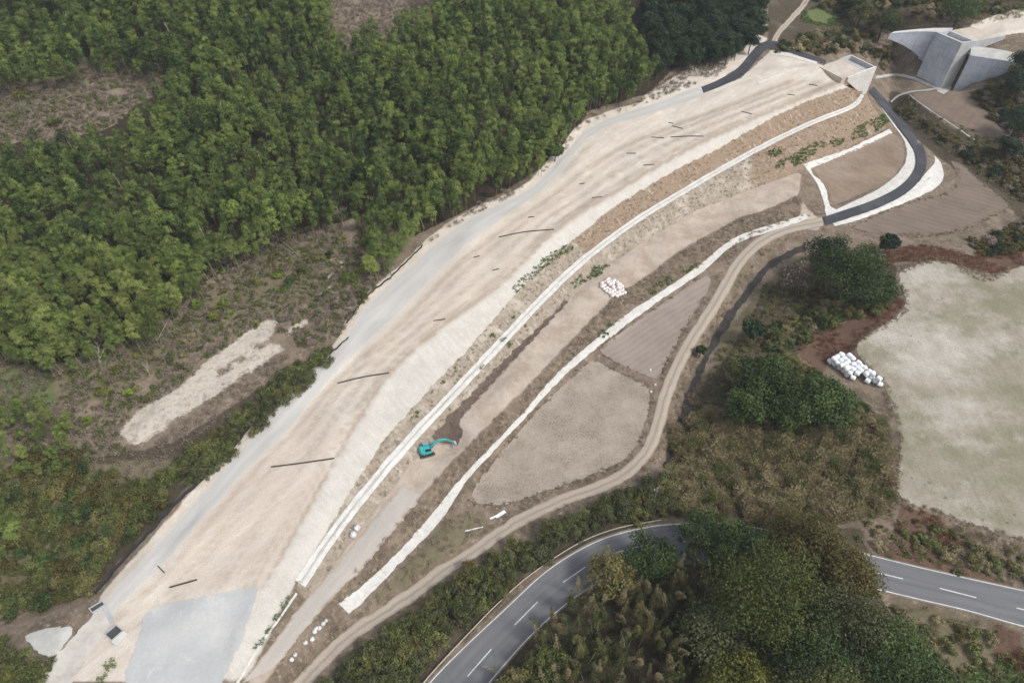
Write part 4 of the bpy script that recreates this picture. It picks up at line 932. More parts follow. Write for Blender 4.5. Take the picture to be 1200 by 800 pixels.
def wisp_tpl(seed, Rx, h, n_, l=.8, w=.13):
    """dry thicket: drooping wisps rising from a mound"""
    q = np.random.default_rng(seed); k = 9; cl = np.clip(q.normal(size=(k, 2)), -1.2, 1.2) * Rx * .3; ci = q.integers(k, size=n_); ch_ = h * q.uniform(.5, 1, k)
    xy = cl[ci] + np.clip(q.normal(size=(n_, 2)), -1.6, 1.6) * Rx * .3; z = ch_[ci] * q.random(n_) ** .6
    c = np.column_stack([xy, z]); o = np.column_stack([xy - cl[ci], np.zeros(n_)]); 
    ax = unit(o * .9 + q.normal(size=c.shape) * .45 + np.array([0, 0, .8])); nm = unit(q.normal(size=c.shape) + np.array([0, -.3, .6]))
    return leaf_quads(c, ax, nm, q.uniform(.5, 1.2, n_) * l, q.uniform(.6, 1.3, n_) * w), np.repeat(np.clip(.55*q.random(k)[ci] + .25*q.random(n_) + .1, 0, 1), 4)
def limbs(h, r, seed, spread, n_=5, crown=None):
    q = random.Random(seed); bm = bmesh.new(); tube(bm, [(0,0,-.5),(q.uniform(-.1,.1)*h*.3,q.uniform(-.1,.1)*h*.3,h*.45),(0,0,h*.85)], [r*1.25, r*.8, r*.25], 7)
    for k in range(n_):
        a = 6.28 * k / n_ + q.random(); z0 = h * q.uniform(.35, .6); e = Vector((math.cos(a)*spread*q.uniform(.5,.85), math.sin(a)*spread*q.uniform(.5,.85), h*q.uniform(.7,.95)))
        tube(bm, [(0,0,z0), (e.x*.45, e.y*.45, z0 + (e.z - z0)*.6), e], [r*.5, r*.3, r*.08], 5)
    return bm
def scatter(polys, spacing, hv, jit=.45, excl=(), margin=True):
    pts = []
    xs = np.arange(X0 + 4, X1 - 4, spacing); ys = np.arange(Y0 + 2, Y1 - 4, spacing * .9)
    XX, YY = np.meshgrid(xs, ys); XX = XX + (np.arange(len(ys)) % 2)[:, None] * spacing * .5
    XX = XX + rng.uniform(-jit, jit, XX.shape) * spacing; YY = YY + rng.uniform(-jit, jit, XX.shape) * spacing
    Z = Hs(XX, YY); a, b = proj(XX, YY, Z + hv); m = np.zeros(XX.shape, bool)
    for p in polys: m |= inpoly(a, b, p)
    for p in excl: m &= ~inpoly(a, b, p)
    m &= (a > -45) & (a < 1245) & (b > -45) & (b < 850)
    o = np.column_stack([XX[m], YY[m], Z[m], a[m], b[m]]); return o[np.argsort(np.hypot(o[:, 0], o[:, 1]))]
L = lambda r, g, b: S(r, g, b, .82, 1.0)
L_bam = leafmat('bamboo_leaves', L(40,62,34), L(146,164,84), var=.32, extra=L(146,152,84))
L_hedge = leafmat('hedge_leaves', L(62,70,44), L(116,120,80), var=.22)
L_ever = leafmat('evergreen_leaves', L(40,55,34), L(92,112,60), var=.32); L_olive = leafmat('olive_leaves', L(74,84,46), L(130,138,80), var=.25, extra=L(132,122,78))
L_brown = leafmat('autumn_brown_leaves', L(70,70,38), L(124,114,64), var=.2); L_dry = leafmat('dry_thicket', L(116,107,76), L(190,175,136), var=.2, extra=L(128,126,82))
L_moss = leafmat('mossy_leaves', L(56,66,34), L(118,126,62), var=.1)
L_dark = leafmat('dark_conifer_needles', L(32,48,34), L(66,86,54), var=.25); L_green = leafmat('fresh_green_leaves', L(90,114,44), L(146,162,70), var=.2)
L_yel = leafmat('yellow_green_leaves', L(88,98,42), L(140,142,68), var=.15); L_grass = leafmat('green_grass_blades', L(74,106,44), L(122,148,72), var=.2); L_straw = leafmat('straw_blades', S(140,120,96), S(196,178,152), var=.2); L_red = leafmat('rusty_fern', L(112,78,56), L(154,110,82), var=.2); L_twig = leafmat('grey_brown_twigs', S(106,92,78), S(164,148,130), trans=.1, var=.2)
B_bark = varied('grey_brown_bark', S(98,86,72), S(76,66,54), 1, 4, .2); B_culm = varied('bamboo_culm', S(128,136,92), S(160,150,112), .8, 3, .15, .5); B_dead = varied('bleached_culm', S(186,178,160), S(160,150,130), .8, 3, .12, .6)
def leaf_obj(name, tpl, mat, parent=None): v, tt = tpl; return mesh_np(name, v, qf(len(v) // 4), mat, parent, tint=tt)

# bamboo forest
BAMB = [[(-60,-60),(640,-60),(730,-20),(752,40),(764,70),(766,100),(758,116),(735,118),(700,108),(686,118),(676,150),(668,180),(640,190),(600,200),(560,212),(540,235),(495,255),(470,285),(450,290),(436,262),(400,248),(370,250),(330,262),(300,284),(252,296),(215,345),(170,385),(120,404),(85,425),(40,412),(-60,400)],
        [(420,272),(445,268),(466,290),(452,305),(428,303)], [(-40,468),(20,455),(60,470),(80,500),(60,530),(20,540),(-40,560)], [(-40,590),(8,590),(10,640),(-40,660)]]
BARE = [[(-60,95),(60,82),(120,62),(185,74),(196,104),(160,124),(130,150),(60,166),(-60,170)], [(385,-60),(520,-60),(500,10),(450,35),(405,46),(388,20)], [(96,452),(130,440),(130,460),(100,470)]]
bp = scatter(BAMB, 2.72, 8.6, .46, BARE)
tplB = [bamboo_tpl(100 + i, 10.2 + (i % 4) * .8, 46, 44, .62) for i in range(8)]
protos = []
for i, (v, tt, pc) in enumerate(tplB):
    r = thing('bamboo', 'x', 'bamboo', (0, 0, 0)); leaf_obj('crown', (v, tt), L_bam, r)
    bm = bmesh.new(); tube(bm, pc, [.075, .07, .06, .04, .015], 5); mesh_bm('culm', bm, B_culm, r); protos.append(r)
bp = bp[vnoise(bp[:, 0], bp[:, 1], 5.5, 79) > -.44]
_bx, _by = proj(bp[:, 0], bp[:, 1], bp[:, 2]); bp = bp[~inpoly(_bx, _by, GREY_L + [(826,108),(700,300),(300,800)])]      # none rooted on the fill
seen = np.argsort(-bp[:, 4]); NB = 300
for k, i in enumerate(seen[:NB]):
    x, y, z = bp[i, :3]; r = protos[k % 8]
    if k >= 8: r = copy_tree(r)
    r.location = (x, y, z - .1); r.rotation_euler = (rng.normal() * .06, rng.normal() * .06, rng.random() * 6.28); s_ = rng.uniform(.72, 1.12) + .45 * float(vnoise(x, y, 9, 77))
    if bp[i, 4] > 440: s_ *= .62
    r.scale = (s_ * rng.uniform(.9, 1.2), s_ * rng.uniform(.9, 1.2), s_)
    tag(r, 'leafy green bamboo with a drooping plume in the lower front part of the bamboo forest', 'bamboo', 'bamboos at the front of the forest')
rest = bp[seen[NB:]]
tplF = [bamboo_tpl(200 + i, 10.5 + (i % 3) * .8, 34, 21, .82, [1., .8, 1.15, .7][i % 4]) for i in range(8)]
V = []; T = []; CV = []
for k, (x, y, z, _, _) in enumerate(rest):
    v, tt, pc = tplF[k % 8]; a = rng.random() * 6.28; s_ = rng.uniform(.74, 1.18) + .5 * float(vnoise(x, y, 9, 77)); ca, sa = math.cos(a), math.sin(a); M3 = np.array([[ca, -sa, 0], [sa, ca, 0], [0, 0, 1]]) * s_
    V.append(v @ M3.T + np.array([x, y, z - .1])); T.append(np.clip(tt * .75 + .08 + rng.normal() * .2 + .35 * float(vnoise(x, y, 22, 78)), 0, 1))
    p = np.array(pc) @ M3.T + np.array([x, y, z - .1])
    if k % 2 == 0:
        for a_, b_ in zip(p[:-1], p[1:]):
            CV.append([a_ + (-.05, 0, 0), a_ + (.05, 0, 0), b_ + (.04, 0, 0), b_ + (-.04, 0, 0)])
V = np.vstack(V); T = np.concatenate(T)
bf = mesh_np('bamboo_forest', V, qf(len(V) // 4), L_bam, tint=T); bf['kind'] = 'stuff'
tag(bf, 'dense dark green bamboo forest covering the hillside behind the front row', 'bamboo forest')
for k in range(26):                       # dead culms standing out of the canopy
    x, y, z, _, _ = rest[int(rng.integers(len(rest)))]; a = rng.random() * 6.28; ln = rng.uniform(.6, 2.6); bm = bmesh.new()
    tube(bm, [(0, 0, 0), (math.cos(a) * ln * .45, math.sin(a) * ln * .45, 6), (math.cos(a) * ln * 1.3, math.sin(a) * ln * 1.3, 12.6)], [.10, .085, .04], 6)
    o = mesh_bm('dead_culm', bm, B_dead); o.location = (x, y, z - .3); tag(o, 'bleached dead culm leaning out of the green bamboo canopy', 'dead stem', 'dead culms in the bamboo forest')
CV = np.array(CV).reshape(-1, 3); cf = mesh_np('culm', CV, qf(len(CV) // 4), B_culm, bf); cf['kind'] = 'stuff'

# generic trees
def big_tree(px, py, rp, mat, lab, grp=None, hk=1.0, seed=None, kind='broadleaf_tree', nl=34, per=70, leaf=.62, rz=.85, trunk=True):
    seed = seed or int(px * 7 + py); g = gpt(px, py, 5); dist = math.dist(g, (0, 0, CAM_H)); Rm = rp * dist / FPX
    hgt = (Rm * 1.5 + 2) * hk; g = gpt(px, py, hgt * .75)
    r = thing(kind, lab, 'tree', g, random.random() * 6.28, grp)
    c = leaf_obj('crown', tree_tpl(seed, Rm, Rm * rz, nl, per, leaf), mat, r); c.location = (0, 0, hgt - Rm * rz * .9)
    mesh_bm('trunk', limbs(hgt - Rm * rz * .2, max(.12, Rm * .06), seed, Rm), B_bark, r); return r
for a in [(905,690,58,L_moss,'broad dark olive evergreen crown, largest of the bottom right wood',None,1.1),
          (945,632,40,L_brown,'dense brownish evergreen at the back of the wood, just left of where the road reappears'),
          (992,672,36,L_brown,'dark brown-green evergreen hanging over the asphalt road end'),
          (872,640,36,L_ever,'dark evergreen between the dry thicket and the broad olive evergreen'),
          (822,622,30,L_ever,'small dark evergreen beside the hidden bend of the road'),
          (762,648,30,L_ever,'dark green tree at the inner bend of the road, ahead of the bleached canes'),
          (716,672,27,L_olive,'greener rounded tree overhanging the road centre line'),
          (1000,728,46,L_hedge,'dark green evergreen at the lower right flank of the wood'),
          (1046,772,46,L_ever,'dark green evergreen at the bottom right, last before the open slope'),
          (945,752,48,L_ever,'dark evergreen in the hollow below the broad olive evergreen'),
          (868,796,40,L_yel,'yellow-green rounded tree cut by the bottom edge of the picture',None,.9),
          (965,806,46,L_olive,'olive rounded tree cut by the bottom edge, right of the yellow-green one'),
          (840,735,34,L_hedge,'shaded evergreen left below the broad olive evergreen'),
          (1096,812,34,L_ever,'dark evergreen at the bottom edge beside the grassy slope'),
          (640,775,26,L_olive,'olive tree on the inside of the road at the bottom edge',None,.8),(612,800,24,L_olive,'olive tree cut by the bottom edge beside the white road line',None,.8),
          (1002,312,36,L_ever,'large dark evergreen on the knoll between the stream and the meadow'),
          (972,292,24,L_dark,'very dark evergreen behind the large one on the knoll'),
          (1030,330,22,L_ever,'dark evergreen at the meadow side of the knoll'),
          (940,318,20,L_twig,'grey leafless-looking tree at the stream side of the knoll'),
          (898,440,32,L_ever,'dark evergreen in the hollow left of the rusty fern bank'),
          (876,474,24,L_ever,'dark evergreen lower left in the hollow above the dry thicket'),
          (966,468,33,L_ever,'dark evergreen below the bale stack, behind the dry thicket'),
          (925,478,22,L_ever,'dark evergreen between the two larger ones in the hollow'),
          (884,384,14,L_dark,'small very dark round tree standing alone near the stream'),
          (1043,283,10,L_dark,'small dark round tree at the foot of the ploughed field'),
          (822,410,5.5,L_ever,'small green bush overhanging the stream'),
          (651,175,9,L_ever,'dark round tree at the haul road bend below the bamboo'),
          (1196,92,14,L_dark,'black-green tree on the dark slope right of the retaining wall'),(1200,135,17,L_dark,'black-green tree on the dark slope at the right edge of the picture'),(1186,168,11,L_dark,'low black-green tree at the foot of the dark slope'),(1206,66,13,L_dark,'black-green tree at the right edge above the retaining wall'),
          (1038,22,17,L_ever,'dark evergreen standing behind the far abutment on the brown hillside'),(1012,12,12,L_olive,'olive tree right of the bright green clearing'),(1130,4,18,L_ever,'dark evergreen on the brown hillside at the top edge'),(1010,-6,14,L_ever,'dark evergreen at the top edge behind the clearing')]:
    big_tree(*a[:5], grp=a[5] if len(a) > 5 else None, hk=a[6] if len(a) > 6 else 1., nl=64 if a[2] > 30 else 40, per=230 if a[2] > 30 else 130, leaf=.44 if a[1] > 500 else .55)
# conifers at the top, one prototype copied
cp = scatter([[(752,-50),(905,-50),(900,15),(885,42),(868,58),(840,68),(800,60),(772,72),(760,40)]], 4.6, 8)
def cedar_tpl(seed, h=13., r=2.6):
    q = np.random.default_rng(seed); n_ = 900; t_ = q.random(n_) ** .7; lvl = np.round(t_ * 12) / 12 + q.normal(size=n_) * .012; rad = r * (1 - lvl * .92) * q.uniform(.25, 1.05, n_) + .1; az = q.random(n_) * 6.28
    c = np.column_stack([np.cos(az)*rad, np.sin(az)*rad, 1.6 + (h - 1.6)*lvl - .18*rad]); ax = unit(np.column_stack([np.cos(az), np.sin(az), np.full(n_, -.3)]) + q.normal(size=c.shape)*.3); nm = unit(q.normal(size=c.shape)*.45 + np.array([0, 0, 1]))
    return leaf_quads(c, ax, nm, q.uniform(.6, 1.1, n_), q.uniform(.3, .55, n_)), np.repeat(q.random(n_), 4)
cpr = []
for i in range(4):
    r = thing('evergreen_tree', 'x', 'tree', (0, 0, 0)); leaf_obj('crown', (lambda vt: (vt[0] + np.array([0, 0, 5.6]), vt[1]))(tree_tpl(900 + i, 2.7 + .3 * (i % 2), 5.6, 54, 42, .5, .36)), L_dark, r); bm = bmesh.new(); tube(bm, [(0,0,-.3),(0,0,6),(0,0,11.2)], [.22,.15,.03], 6); mesh_bm('trunk', bm, B_bark, r); cpr.append(r)
for k, p in enumerate(cp):
    r = cpr[k] if k < 4 else copy_tree(cpr[k % 4]); r.location = p[:3]; s_ = rng.uniform(.75, 1.1); r.scale = (s_*rng.uniform(.9,1.3), s_*rng.uniform(.9,1.3), s_); r.rotation_euler = (0, 0, rng.random()*6.28)
    tag(r, 'dark green evergreen in the wood above the upper asphalt road', 'tree', 'evergreens above the upper road')
# bleached bamboo thicket at the bottom
dp = scatter([[(592,800),(628,745),(655,700),(690,680),(735,655),(790,640),(830,655),(846,700),(838,740),(842,800),(800,850),(580,850)]], 1.85, 7.2)[:300]
def dead_tpl(seed):
    q = np.random.default_rng(seed); v, tt, pc = bamboo_tpl(seed, 9.5, 2, 2, .5, .5); n_ = [950, 260, 800, 160, 1100, 620][seed % 6]; pz = np.array(pc); h = pz[-1, 2]
    z = h * (.3 + .72 * q.random(n_) ** .8); ctr = np.stack([np.interp(z, pz[:, 2], pz[:, k]) for k in (0, 1)], -1); rad = .85 * np.clip((1.06 - z / h) / .45, .18, 1); az = q.random(n_) * 6.28; rr = rad * q.random(n_) ** .6
    c = np.column_stack([ctr + np.stack([np.cos(az), np.sin(az)], -1) * rr[:, None], z]); ax = unit(np.column_stack([np.cos(az) * .5, np.sin(az) * .5, np.full(n_, .55)]) + q.normal(size=c.shape) * .35); nm = unit(q.normal(size=c.shape) * .7 + np.array([0, 0, .8]))
    v = leaf_quads(c, ax, nm, q.uniform(.35, .65, n_), q.uniform(.07, .13, n_)); return v, np.repeat(np.clip(q.random(n_) * .6 + .2 * np.sin(z * 2.1) + .2, 0, 1), 4), pc
dpr = []
for i in range(6):
    v, tt, pc = dead_tpl(300 + i); r = thing('dead_bamboo', 'x', 'bamboo', (0, 0, 0)); leaf_obj('crown', (v, tt), [L_hedge, L_dry, L_olive][i % 3], r)
    bm = bmesh.new(); tube(bm, pc, [.11, .10, .085, .06, .02], 6); mesh_bm('culm', bm, B_dead if i % 3 else B_culm, r); dpr.append(r)
for k, p in enumerate(dp):
    r = dpr[k] if k < 6 else copy_tree(dpr[k % 6]); r.location = p[:3]; s_ = rng.uniform(.7, 1.1); r.scale = (s_,)*3; r.rotation_euler = (rng.normal()*.16, rng.normal()*.16, rng.random()*6.28)
    tag(r, 'tall thin olive bamboo cane with bleached stem in the thicket inside the road bend', 'bamboo', 'bleached bamboo canes inside the road bend')

# shrubs
def shrub_set(name, cat, polys, spacing, hv, tpls, mats, lab, grp, smin=.75, smax=1.25, excl=()):
    pts = scatter(polys, spacing, hv, .45, excl); pr = []
    for i, tp in enumerate(tpls): pr.append(leaf_obj(name, tp, mats[i % len(mats)]))
    for k, p in enumerate(pts):
        o = pr[k] if k < len(pr) else pr[k % len(pr)].copy()
        if k >= len(pr): link(o)
        s_ = rng.uniform(smin, smax); o.location = p[:3]; o.rotation_euler = (0, 0, rng.random()*6.28); o.scale = (s_*rng.uniform(.85,1.2), s_*rng.uniform(.85,1.2), s_)
        tag(o, lab, cat, grp)
    for o in pr[len(pts):]: bpy.data.objects.remove(o)
    return len(pts)
def sh(seed, n_=6, rx=1.7, rz=1.5, nl=13, per=44, leaf=.42):
    out = []
    for i in range(n_):
        v, tt = tree_tpl(seed + i, rx, rz, nl, int(per * 1.9), leaf * .72, .42); v = v + np.array([0, 0, rz * .55]); out.append((v, tt))
    return out
cnt = {}
cnt['a'] = shrub_set('shrub', 'shrub', [[(386,402),(388,420),(335,470),(275,525),(232,568),(205,560),(178,585),(150,570),(200,545),(232,520),(310,455),(355,415)]], 2.3, 1.3, sh(400), [L_olive, L_hedge, L_olive], 'dark olive shrub in the strip between the pale clearing and the haul road', 'shrubs between the clearing and the haul road')
cnt['b'] = shrub_set('olive_bush', 'olive bush', [[(150,572),(205,565),(185,600),(120,655),(104,690),(60,706),(-40,730),(-40,560),(60,525),(110,545)]], 2.7, 1.5, sh(420, 6, 2.0, 1.7, 12, 46), [L_olive, L_olive, L_brown, L_ever], 'rounded olive bush in the hollow at the lower left of the picture', 'bushes in the lower left hollow', .75, 1.3)
cnt['c'] = shrub_set('hedge_shrub', 'shrub', [[(372,812),(430,757),(500,702),(540,674),(600,640),(650,614),(700,591),(760,563),(792,556),(792,598),(740,606),(690,622),(640,648),(585,692),(535,738),(500,776),(470,815)]], 1.95, 1.6, sh(440, 6, 1.75, 2.0, 12, 46), [L_hedge, L_olive, L_hedge], 'dense green shrub on the bank between the dirt track and the curved road', 'shrubs between the dirt track and the road')
wt = [wisp_tpl(460 + i, 2.0, 2.7, 900, .62, .10) for i in range(6)]
cnt['d'] = shrub_set('dry_thicket', 'thicket', [[(786,500),(830,478),(860,492),(900,508),(935,500),(1000,490),(1040,492),(1046,560),(1042,600),(980,612),(900,612),(800,602),(784,570)]], 2.7, 1.8, wt, [L_dry, L_dry, L_dry, L_olive], 'tan wispy thicket clump in the dry scrub right of the stream', 'dry thicket clumps right of the stream', .8, 1.3)
cnt['e'] = shrub_set('bush', 'bush', [[(905,385),(960,352),(1046,345),(1046,356),(965,382),(925,412),(900,408)], [(850,440),(870,420),(940,420),(1000,465),(1042,500),(1000,490),(930,500),(860,490)]], 2.4, 1.4, sh(480, 4), [L_olive, L_dry, L_ever], 'mixed olive bush in the hollow around the rusty fern bank', 'bushes around the rusty fern bank')
cnt['f'] = shrub_set('hillside_bush', 'hillside bush', [[(905,58),(940,38),(1010,32),(1040,42),(1050,70),(1035,80),(1010,60),(960,62)], [(1000,-20),(1215,-20),(1215,8),(1110,20),(1060,14),(1020,6)], [(955,-10),(1000,-5),(1010,20),(990,18),(960,5)]], 3.9, 1.4, sh(500, 5, 1.8, 1.6, 10, 34, .6), [L_brown, L_olive, L_dry, L_ever], 'brownish bush on the valley slopes behind the two abutments', 'bushes behind the abutments')
cnt['g'] = shrub_set('gully_bush', 'gully bush', [[(1046,128),(1070,136),(1120,170),(1190,228),(1215,240),(1215,176),(1170,172),(1140,176),(1100,150),(1066,116)], [(1140,110),(1170,96),(1215,80),(1215,160),(1180,155)], [(1140,280),(1215,250),(1215,290),(1150,298)]], 2.6, 1.2, sh(520, 5, 1.7, 1.2, 10, 34, .55), [L_brown, L_dark, L_brown, L_twig], 'dark brown bush in the gully and on the dark slope at the right', 'bushes in the right-hand gully', .7, 1.2)
cnt['h'] = shrub_set('bush', 'bush', [[(-40,752),(20,755),(48,768),(56,790),(40,830),(-40,830)]], 2.2, 1.8, sh(540, 4, 1.9, 1.8), [L_olive, L_yel, L_olive], 'olive green bush at the bottom left corner below the concrete lane', 'bushes at the bottom left corner')
cnt['i'] = shrub_set('bush', 'bush', [[(1052,604),(1120,622),(1215,655),(1215,682),(1120,655),(1060,640)], [(1076,716),(1130,732),(1168,750),(1160,790),(1090,780)], [(1010,600),(1050,596),(1052,640),(1020,640)]], 2.7, 1.0, sh(560, 5, 1.5, 1.1, 9, 36) , [L_olive, L_dry, L_brown], 'low scrubby bush on the verges of the right-hand road', 'bushes beside the right-hand road', .6, 1.1)
cnt['j'] = shrub_set('scrub_bush', 'scrub bush', [[(90,440),(172,398),(215,356),(252,312),(330,278),(420,272),(440,300),(430,345),(395,390),(352,402),(340,372),(312,370),(240,420),(140,492),(100,500)]], 4.4, .8, sh(580, 5, 1.0, .8, 8, 26, .4), [L_olive, L_green, L_hedge, L_yel, L_dry], 'small scrubby bush on the brown bank between the bamboo and the pale clearing', 'scrub bushes on the brown bank', .5, 1.3)
for i, (px, py, r, m_) in enumerate([(230,356,8,L_green),(261,358,9,L_green),(247,372,7,L_yel),(120,460,8,L_yel),(150,458,6,L_green),(75,500,7,L_green),(322,300,9,L_olive),(355,318,9,L_olive),(300,330,6,L_yel),(340,330,8,L_ever),(325,322,6,L_green),(135,432,6,L_yel),(118,415,7,L_green),(412,326,11,L_green),(426,318,11,L_green),(425,345,8,L_olive),(372,300,7,L_olive),(386,296,5,L_ever),(25,330,9,L_green),(75,400,7,L_yel),(62,145,8,L_olive),(26,115,8,L_yel),(20,140,9,L_olive),(130,85,10,L_green),(165,80,10,L_green),(110,150,6,L_olive)]):
    g = gpt(px, py, 1.2); rm = r * math.dist(g, (0, 0, CAM_H)) / FPX; v, tt = tree_tpl(600 + i, rm, rm * .9, 9, 40, .45, .42); v = v + np.array([0, 0, rm * .6])
    o = leaf_obj('bush', (v, tt), m_); o.location = g
    tag(o, 'rounded green bush standing singly among the brown scrub below the bamboo', 'bush', 'single bushes around the bamboo')
# bare trees
def bare_tree(px, py, h, lab, seed):
    q = random.Random(seed); g = gpt(px, py, h * .6); bm = bmesh.new()
    def br(p, d, l, r, n_):
        e = p + d * l; tube(bm, [p, p + d*l*.5 + Vector((q.uniform(-.1,.1),q.uniform(-.1,.1),0))*l, e], [r, r*.8, r*.55], 5, False)
        if n_:
            for _ in range(3): br(p + d*l*q.uniform(.55, 1), (d + Vector((q.uniform(-1,1),q.uniform(-1,1),q.uniform(-.3,.6)))*.75).normalized(), l*q.uniform(.55,.8), r*.55, n_-1)
    br(Vector((0,0,-.2)), Vector((q.uniform(-.2,.2),q.uniform(-.2,.2),1)).normalized(), h*.4, .16, 4)
    o = mesh_bm('bare_tree', bm, B_dead); o.location = g; tag(o, lab, 'tree')
for i, (px, py, h, lab) in enumerate([(895,478,7,'leafless grey tree with pale branches in the hollow above the dry thicket'),(930,482,6,'smaller leafless tree right of the pale-branched one'),(867,372,5,'leafless grey tree beside the small dark round tree'),(862,445,6,'thin leafless tree at the left edge of the hollow'),(110,412,7,'fallen grey leafless tree at the lower edge of the bamboo'),(400,250,7,'bare broken tree among the bamboo edge'),(578,782,5,'bare sapling standing in front of the road near the bottom edge'),(170,430,5,'grey leafless tree above the pale clearing'),(30,120,6,'bare tree in the clearing at the upper left')]): bare_tree(px, py, h, lab, 70 + i)
# leaning dead stems
q = random.Random(5)
for i, (a, b, dz0, dz1, lab) in enumerate([((312,283),(340,307),.5,.2,'long pale fallen bamboo stem lying across the brown bank'),((332,285),(352,302),.5,.2,'second pale fallen stem beside the long one'),((688,115),(698,127),5,.2,'pale broken cane leaning out of the bamboo corner'),((205,60),(214,75),9,6,'bleached cane poking out of the bamboo near the upper clearing'),((185,400),(212,352),.4,.3,'grey fallen trunk lying below the bamboo')]):
    A_ = gpt(*a); B_ = gpt(*b); A_.z += dz0; B_.z += dz1; bm = bmesh.new(); tube(bm, [A_, A_.lerp(B_, .5) + Vector((0,0,.2)), B_], [.09,.08,.06], 6); tag(mesh_bm('fallen_stem', bm, B_dead), lab, 'dead stem')

# ground cover nobody could count
def cover(name, lab, cat, polys, spacing, mat, tpls, smin=.6, smax=1.3, excl=(), thin=1.0, parent=None):
    pts = scatter(polys, spacing, .1, .5, excl); pts = pts[rng.random(len(pts)) < thin]
    nzv = vnoise(pts[:, 0], pts[:, 1], 5, 40); pts = pts[nzv > -.28]; V = []; T = []
    for k, p in enumerate(pts):
        v, tt = tpls[k % len(tpls)]; a = rng.random()*6.28; ca, sa = math.cos(a), math.sin(a); s_ = rng.uniform(smin, smax)
        V.append(v @ (np.array([[ca,-sa,0],[sa,ca,0],[0,0,1]])*s_).T + p[:3]); T.append(np.clip(tt*.7 + rng.random()*.3, 0, 1))
    if not V: return
    V = np.vstack(V); o = mesh_np(name, V, qf(len(V)//4), mat, tint=np.concatenate(T)); o['kind'] = 'stuff'; tag(o, lab, cat); return o
tw_ = [wisp_tpl(700 + i, .55, .5, 22, .42, .09) for i in range(5)]; gt = [wisp_tpl(720 + i, .6, .55, 34, .45, .12) for i in range(4)]; sc_ = [wisp_tpl(740 + i, .9, .9, 46, .6, .09) for i in range(5)]
BS1 = BROWN_TOP + [(1016,112),(1040,150),(952,196),(942,198)] + STRIP_T[::-1]
cover('dry_grass', 'short dry brown grass on the terraced embankment slopes', 'grass', [BS1], 1.5, L_straw, tw_, .6, 1.2, [[(a, b) for a, b in side(DL, wd*1.3)] + [(a, b) for a, b in side(DL, -wd*1.3)][::-1]], .8)
cover('dry_grass', 'dry grass and weeds between the white concrete path and the bare haul strip', 'grass', [[(a + 1, b + 1) for a, b in STRIP_B] + [(944,248)] + WS_L[::-1]], 1.2, L_straw, sc_, .6, 1.15, (), .8)
cover('dry_grass', 'dry tufts along both edges of the dirt track', 'grass', [[(a, b) for a, b in side(TRACK, 9.5)] + [(a, b) for a, b in side(TRACK, 18)][::-1], [(a, b) for a, b in side(TRACK, -9.5)] + [(a, b) for a, b in side(TRACK, -19)][::-1], FIELD_C], 1.3, L_straw, sc_, .5, 1.1, [PADDY_A, PADDY_B], .75)
cover('brown_scrub', 'brown twiggy scrub covering the bank below the bamboo forest', 'scrub', [[(-20,400),(80,430),(170,392),(215,350),(252,305),(330,270),(420,262),(470,290),(440,340),(395,395),(350,410),(338,395),(318,380),(240,430),(140,505),(150,530),(175,525),(300,432),(345,412),(230,520),(150,570),(60,525),(-20,555)], BARE[0], [(385,-60),(530,-60),(505,30),(450,60),(405,66),(380,30)], [(500,285),(560,240),(640,200),(676,150),(740,125),(800,80),(870,60),(840,90),(760,120),(690,140),(660,180),(600,230),(540,260)]], 1.35, L_twig, sc_, .7, 1.5, WHITEZ, .9)
cover('rusty_fern', 'rust-red dead fern covering the banks of the meadow', 'fern', REDZ[:3] + REDZ[3:4], 1.1, L_red, sc_, .6, 1.1)
cover('dry_scrub', 'dull brown scrub in the hollow beside the stream', 'scrub', [[(790,480),(850,400),(900,330),(940,300),(1040,300),(1050,340),(960,390),(935,440),(1000,470),(1045,500),(1040,590),(800,590)], [(1046,590),(1100,605),(1200,640),(1200,690),(1092,664),(1024,648)], [(1040,700),(1130,722),(1200,740),(1200,800),(1090,800)], [(905,60),(1000,20),(1200,-10),(1200,20),(1050,45),(1040,80),(1000,62)], [(1046,130),(1190,236),(1200,240),(1200,60),(1150,100),(1200,150),(1130,165),(1066,112)]], 1.6, L_dry, sc_, .7, 1.4, [FIELD_F], .85)
GP = [[(600,338),(640,300),(670,284),(672,292),(640,312),(604,345)], [(706,310),(722,298),(726,304),(700,320)], [(668,330),(690,316),(704,310),(706,320),(672,338)], [(1001,150),(1035,134),(1043,142),(1020,160),(1000,163)], [(898,178),(912,172),(918,180),(902,186)], [(912,190),(960,165),(972,170),(930,198),(905,196)], [(974,160),(990,164),(985,174),(972,170)], [(760,340),(785,322),(790,330),(765,348)], [(800,318),(816,308),(818,314),(804,322)], [(130,770),(138,772),(120,806),(108,806)], [(1110,792),(1180,772),(1205,790),(1205,815),(1110,815)], [(700,392),(716,378),(720,384),(704,398)], [(335,700),(340,702),(300,765),(296,762)], [(940,14),(960,6),(986,20),(1000,32),(960,30),(938,26)]] + [[(a-4,b+3),(a,b-4),(a+4,b-2),(a+2,b+4)] for a, b in ((554,412),(532,432),(534,446),(519,447),(510,457),(490,481),(486,488),(468,535),(470,512),(578,393),(604,370),(628,371),(617,379),(590,398),(563,430),(596,403))]
cover('green_grass', 'tufts of fresh green weeds along the drains and field edges', 'weeds', GP, .75, L_grass, gt, .6, 1.25)

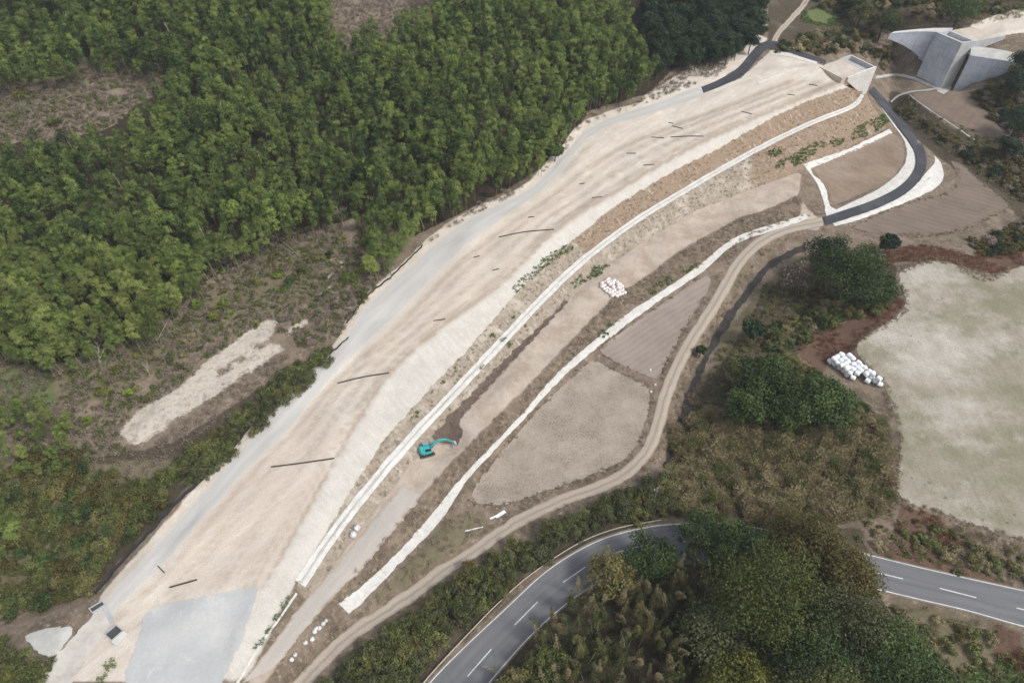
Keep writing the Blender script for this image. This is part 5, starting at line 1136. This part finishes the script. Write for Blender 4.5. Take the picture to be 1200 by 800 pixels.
def ring(poly, w0, w1): q = smooth_line(poly + [poly[0]], 200); return [tuple(p) for p in side_(q, w0)] + [tuple(p) for p in side_(q, w1)[::-1]]
cover('dry_grass', 'pale dry grass along the ragged margin of the meadow', 'grass', [ring(FIELD_E, -4, 3.5)], .8, L_straw, gt, .5, 1.2, (), .8)
cover('dry_grass', 'dry grass and weeds on the low banks round the paddies', 'grass', [ring(PADDY_A, -3, 2.5), ring(PADDY_B, -2.5, 2), ring(FIELD_D, -2, 2)], .9, L_straw, gt, .4, 1.0, (), .7)
cover('green_grass', 'patches of green weeds in the lower part of the meadow', 'weeds', [[(1058,560),(1080,570),(1140,606),(1200,625),(1210,600),(1120,575),(1070,545)], [(1165,550),(1195,545),(1190,570),(1165,565)], [(1085,345),(1125,340),(1120,362),(1090,362)], [(1060,390),(1080,385),(1090,400),(1065,405)]], 1.3, L_grass, [wisp_tpl(780 + i, .5, .18, 14, .3, .1) for i in range(4)], .5, 1.2, (), .45)
cover('dry_grass', 'tall tangled dry grass filling the thicket right of the stream', 'grass', [[(784,505),(830,476),(900,500),(1000,488),(1042,490),(1048,560),(1042,604),(980,614),(800,604)]], .95, L_dry, [wisp_tpl(800 + i, .9, 2.0, 60, .7, .08) for i in range(5)], .7, 1.3, (), .9)
cover('green_undergrowth', 'low green undergrowth mixed through the brown scrub below the bamboo', 'undergrowth', [[(-20,400),(80,430),(170,392),(215,350),(252,305),(330,270),(420,262),(470,290),(440,340),(395,395),(350,410),(338,395),(318,380),(240,430),(140,505),(150,530),(100,545),(-20,600)], [(0,600),(110,560),(200,560),(110,680),(0,710)], BARE[0]], 1.5, L_olive, [tree_tpl(760 + i, .7, .5, 5, 16, .3, .5) for i in range(4)], .5, 1.6, WHITEZ, .8)
cover('low_undergrowth', 'low olive undergrowth in the hollow right of the stream', 'undergrowth', [[(800,480),(850,400),(900,330),(940,300),(1040,300),(1050,340),(960,390),(930,420),(1000,465),(1000,490),(900,505)], [(640,800),(690,700),(800,630),(1010,625),(1035,700),(1110,800)], [(1036,704),(1130,730),(1210,745),(1210,810),(1090,800)], [(1050,600),(1110,620),(1210,655),(1210,690),(1100,664),(1040,645)], [(1046,130),(1190,236),(1200,240),(1200,180),(1066,112)]], 1.8, L_olive, [tree_tpl(770 + i, .8, .5, 5, 16, .32, .5) for i in range(4)], .5, 1.5, [FIELD_F], .6)
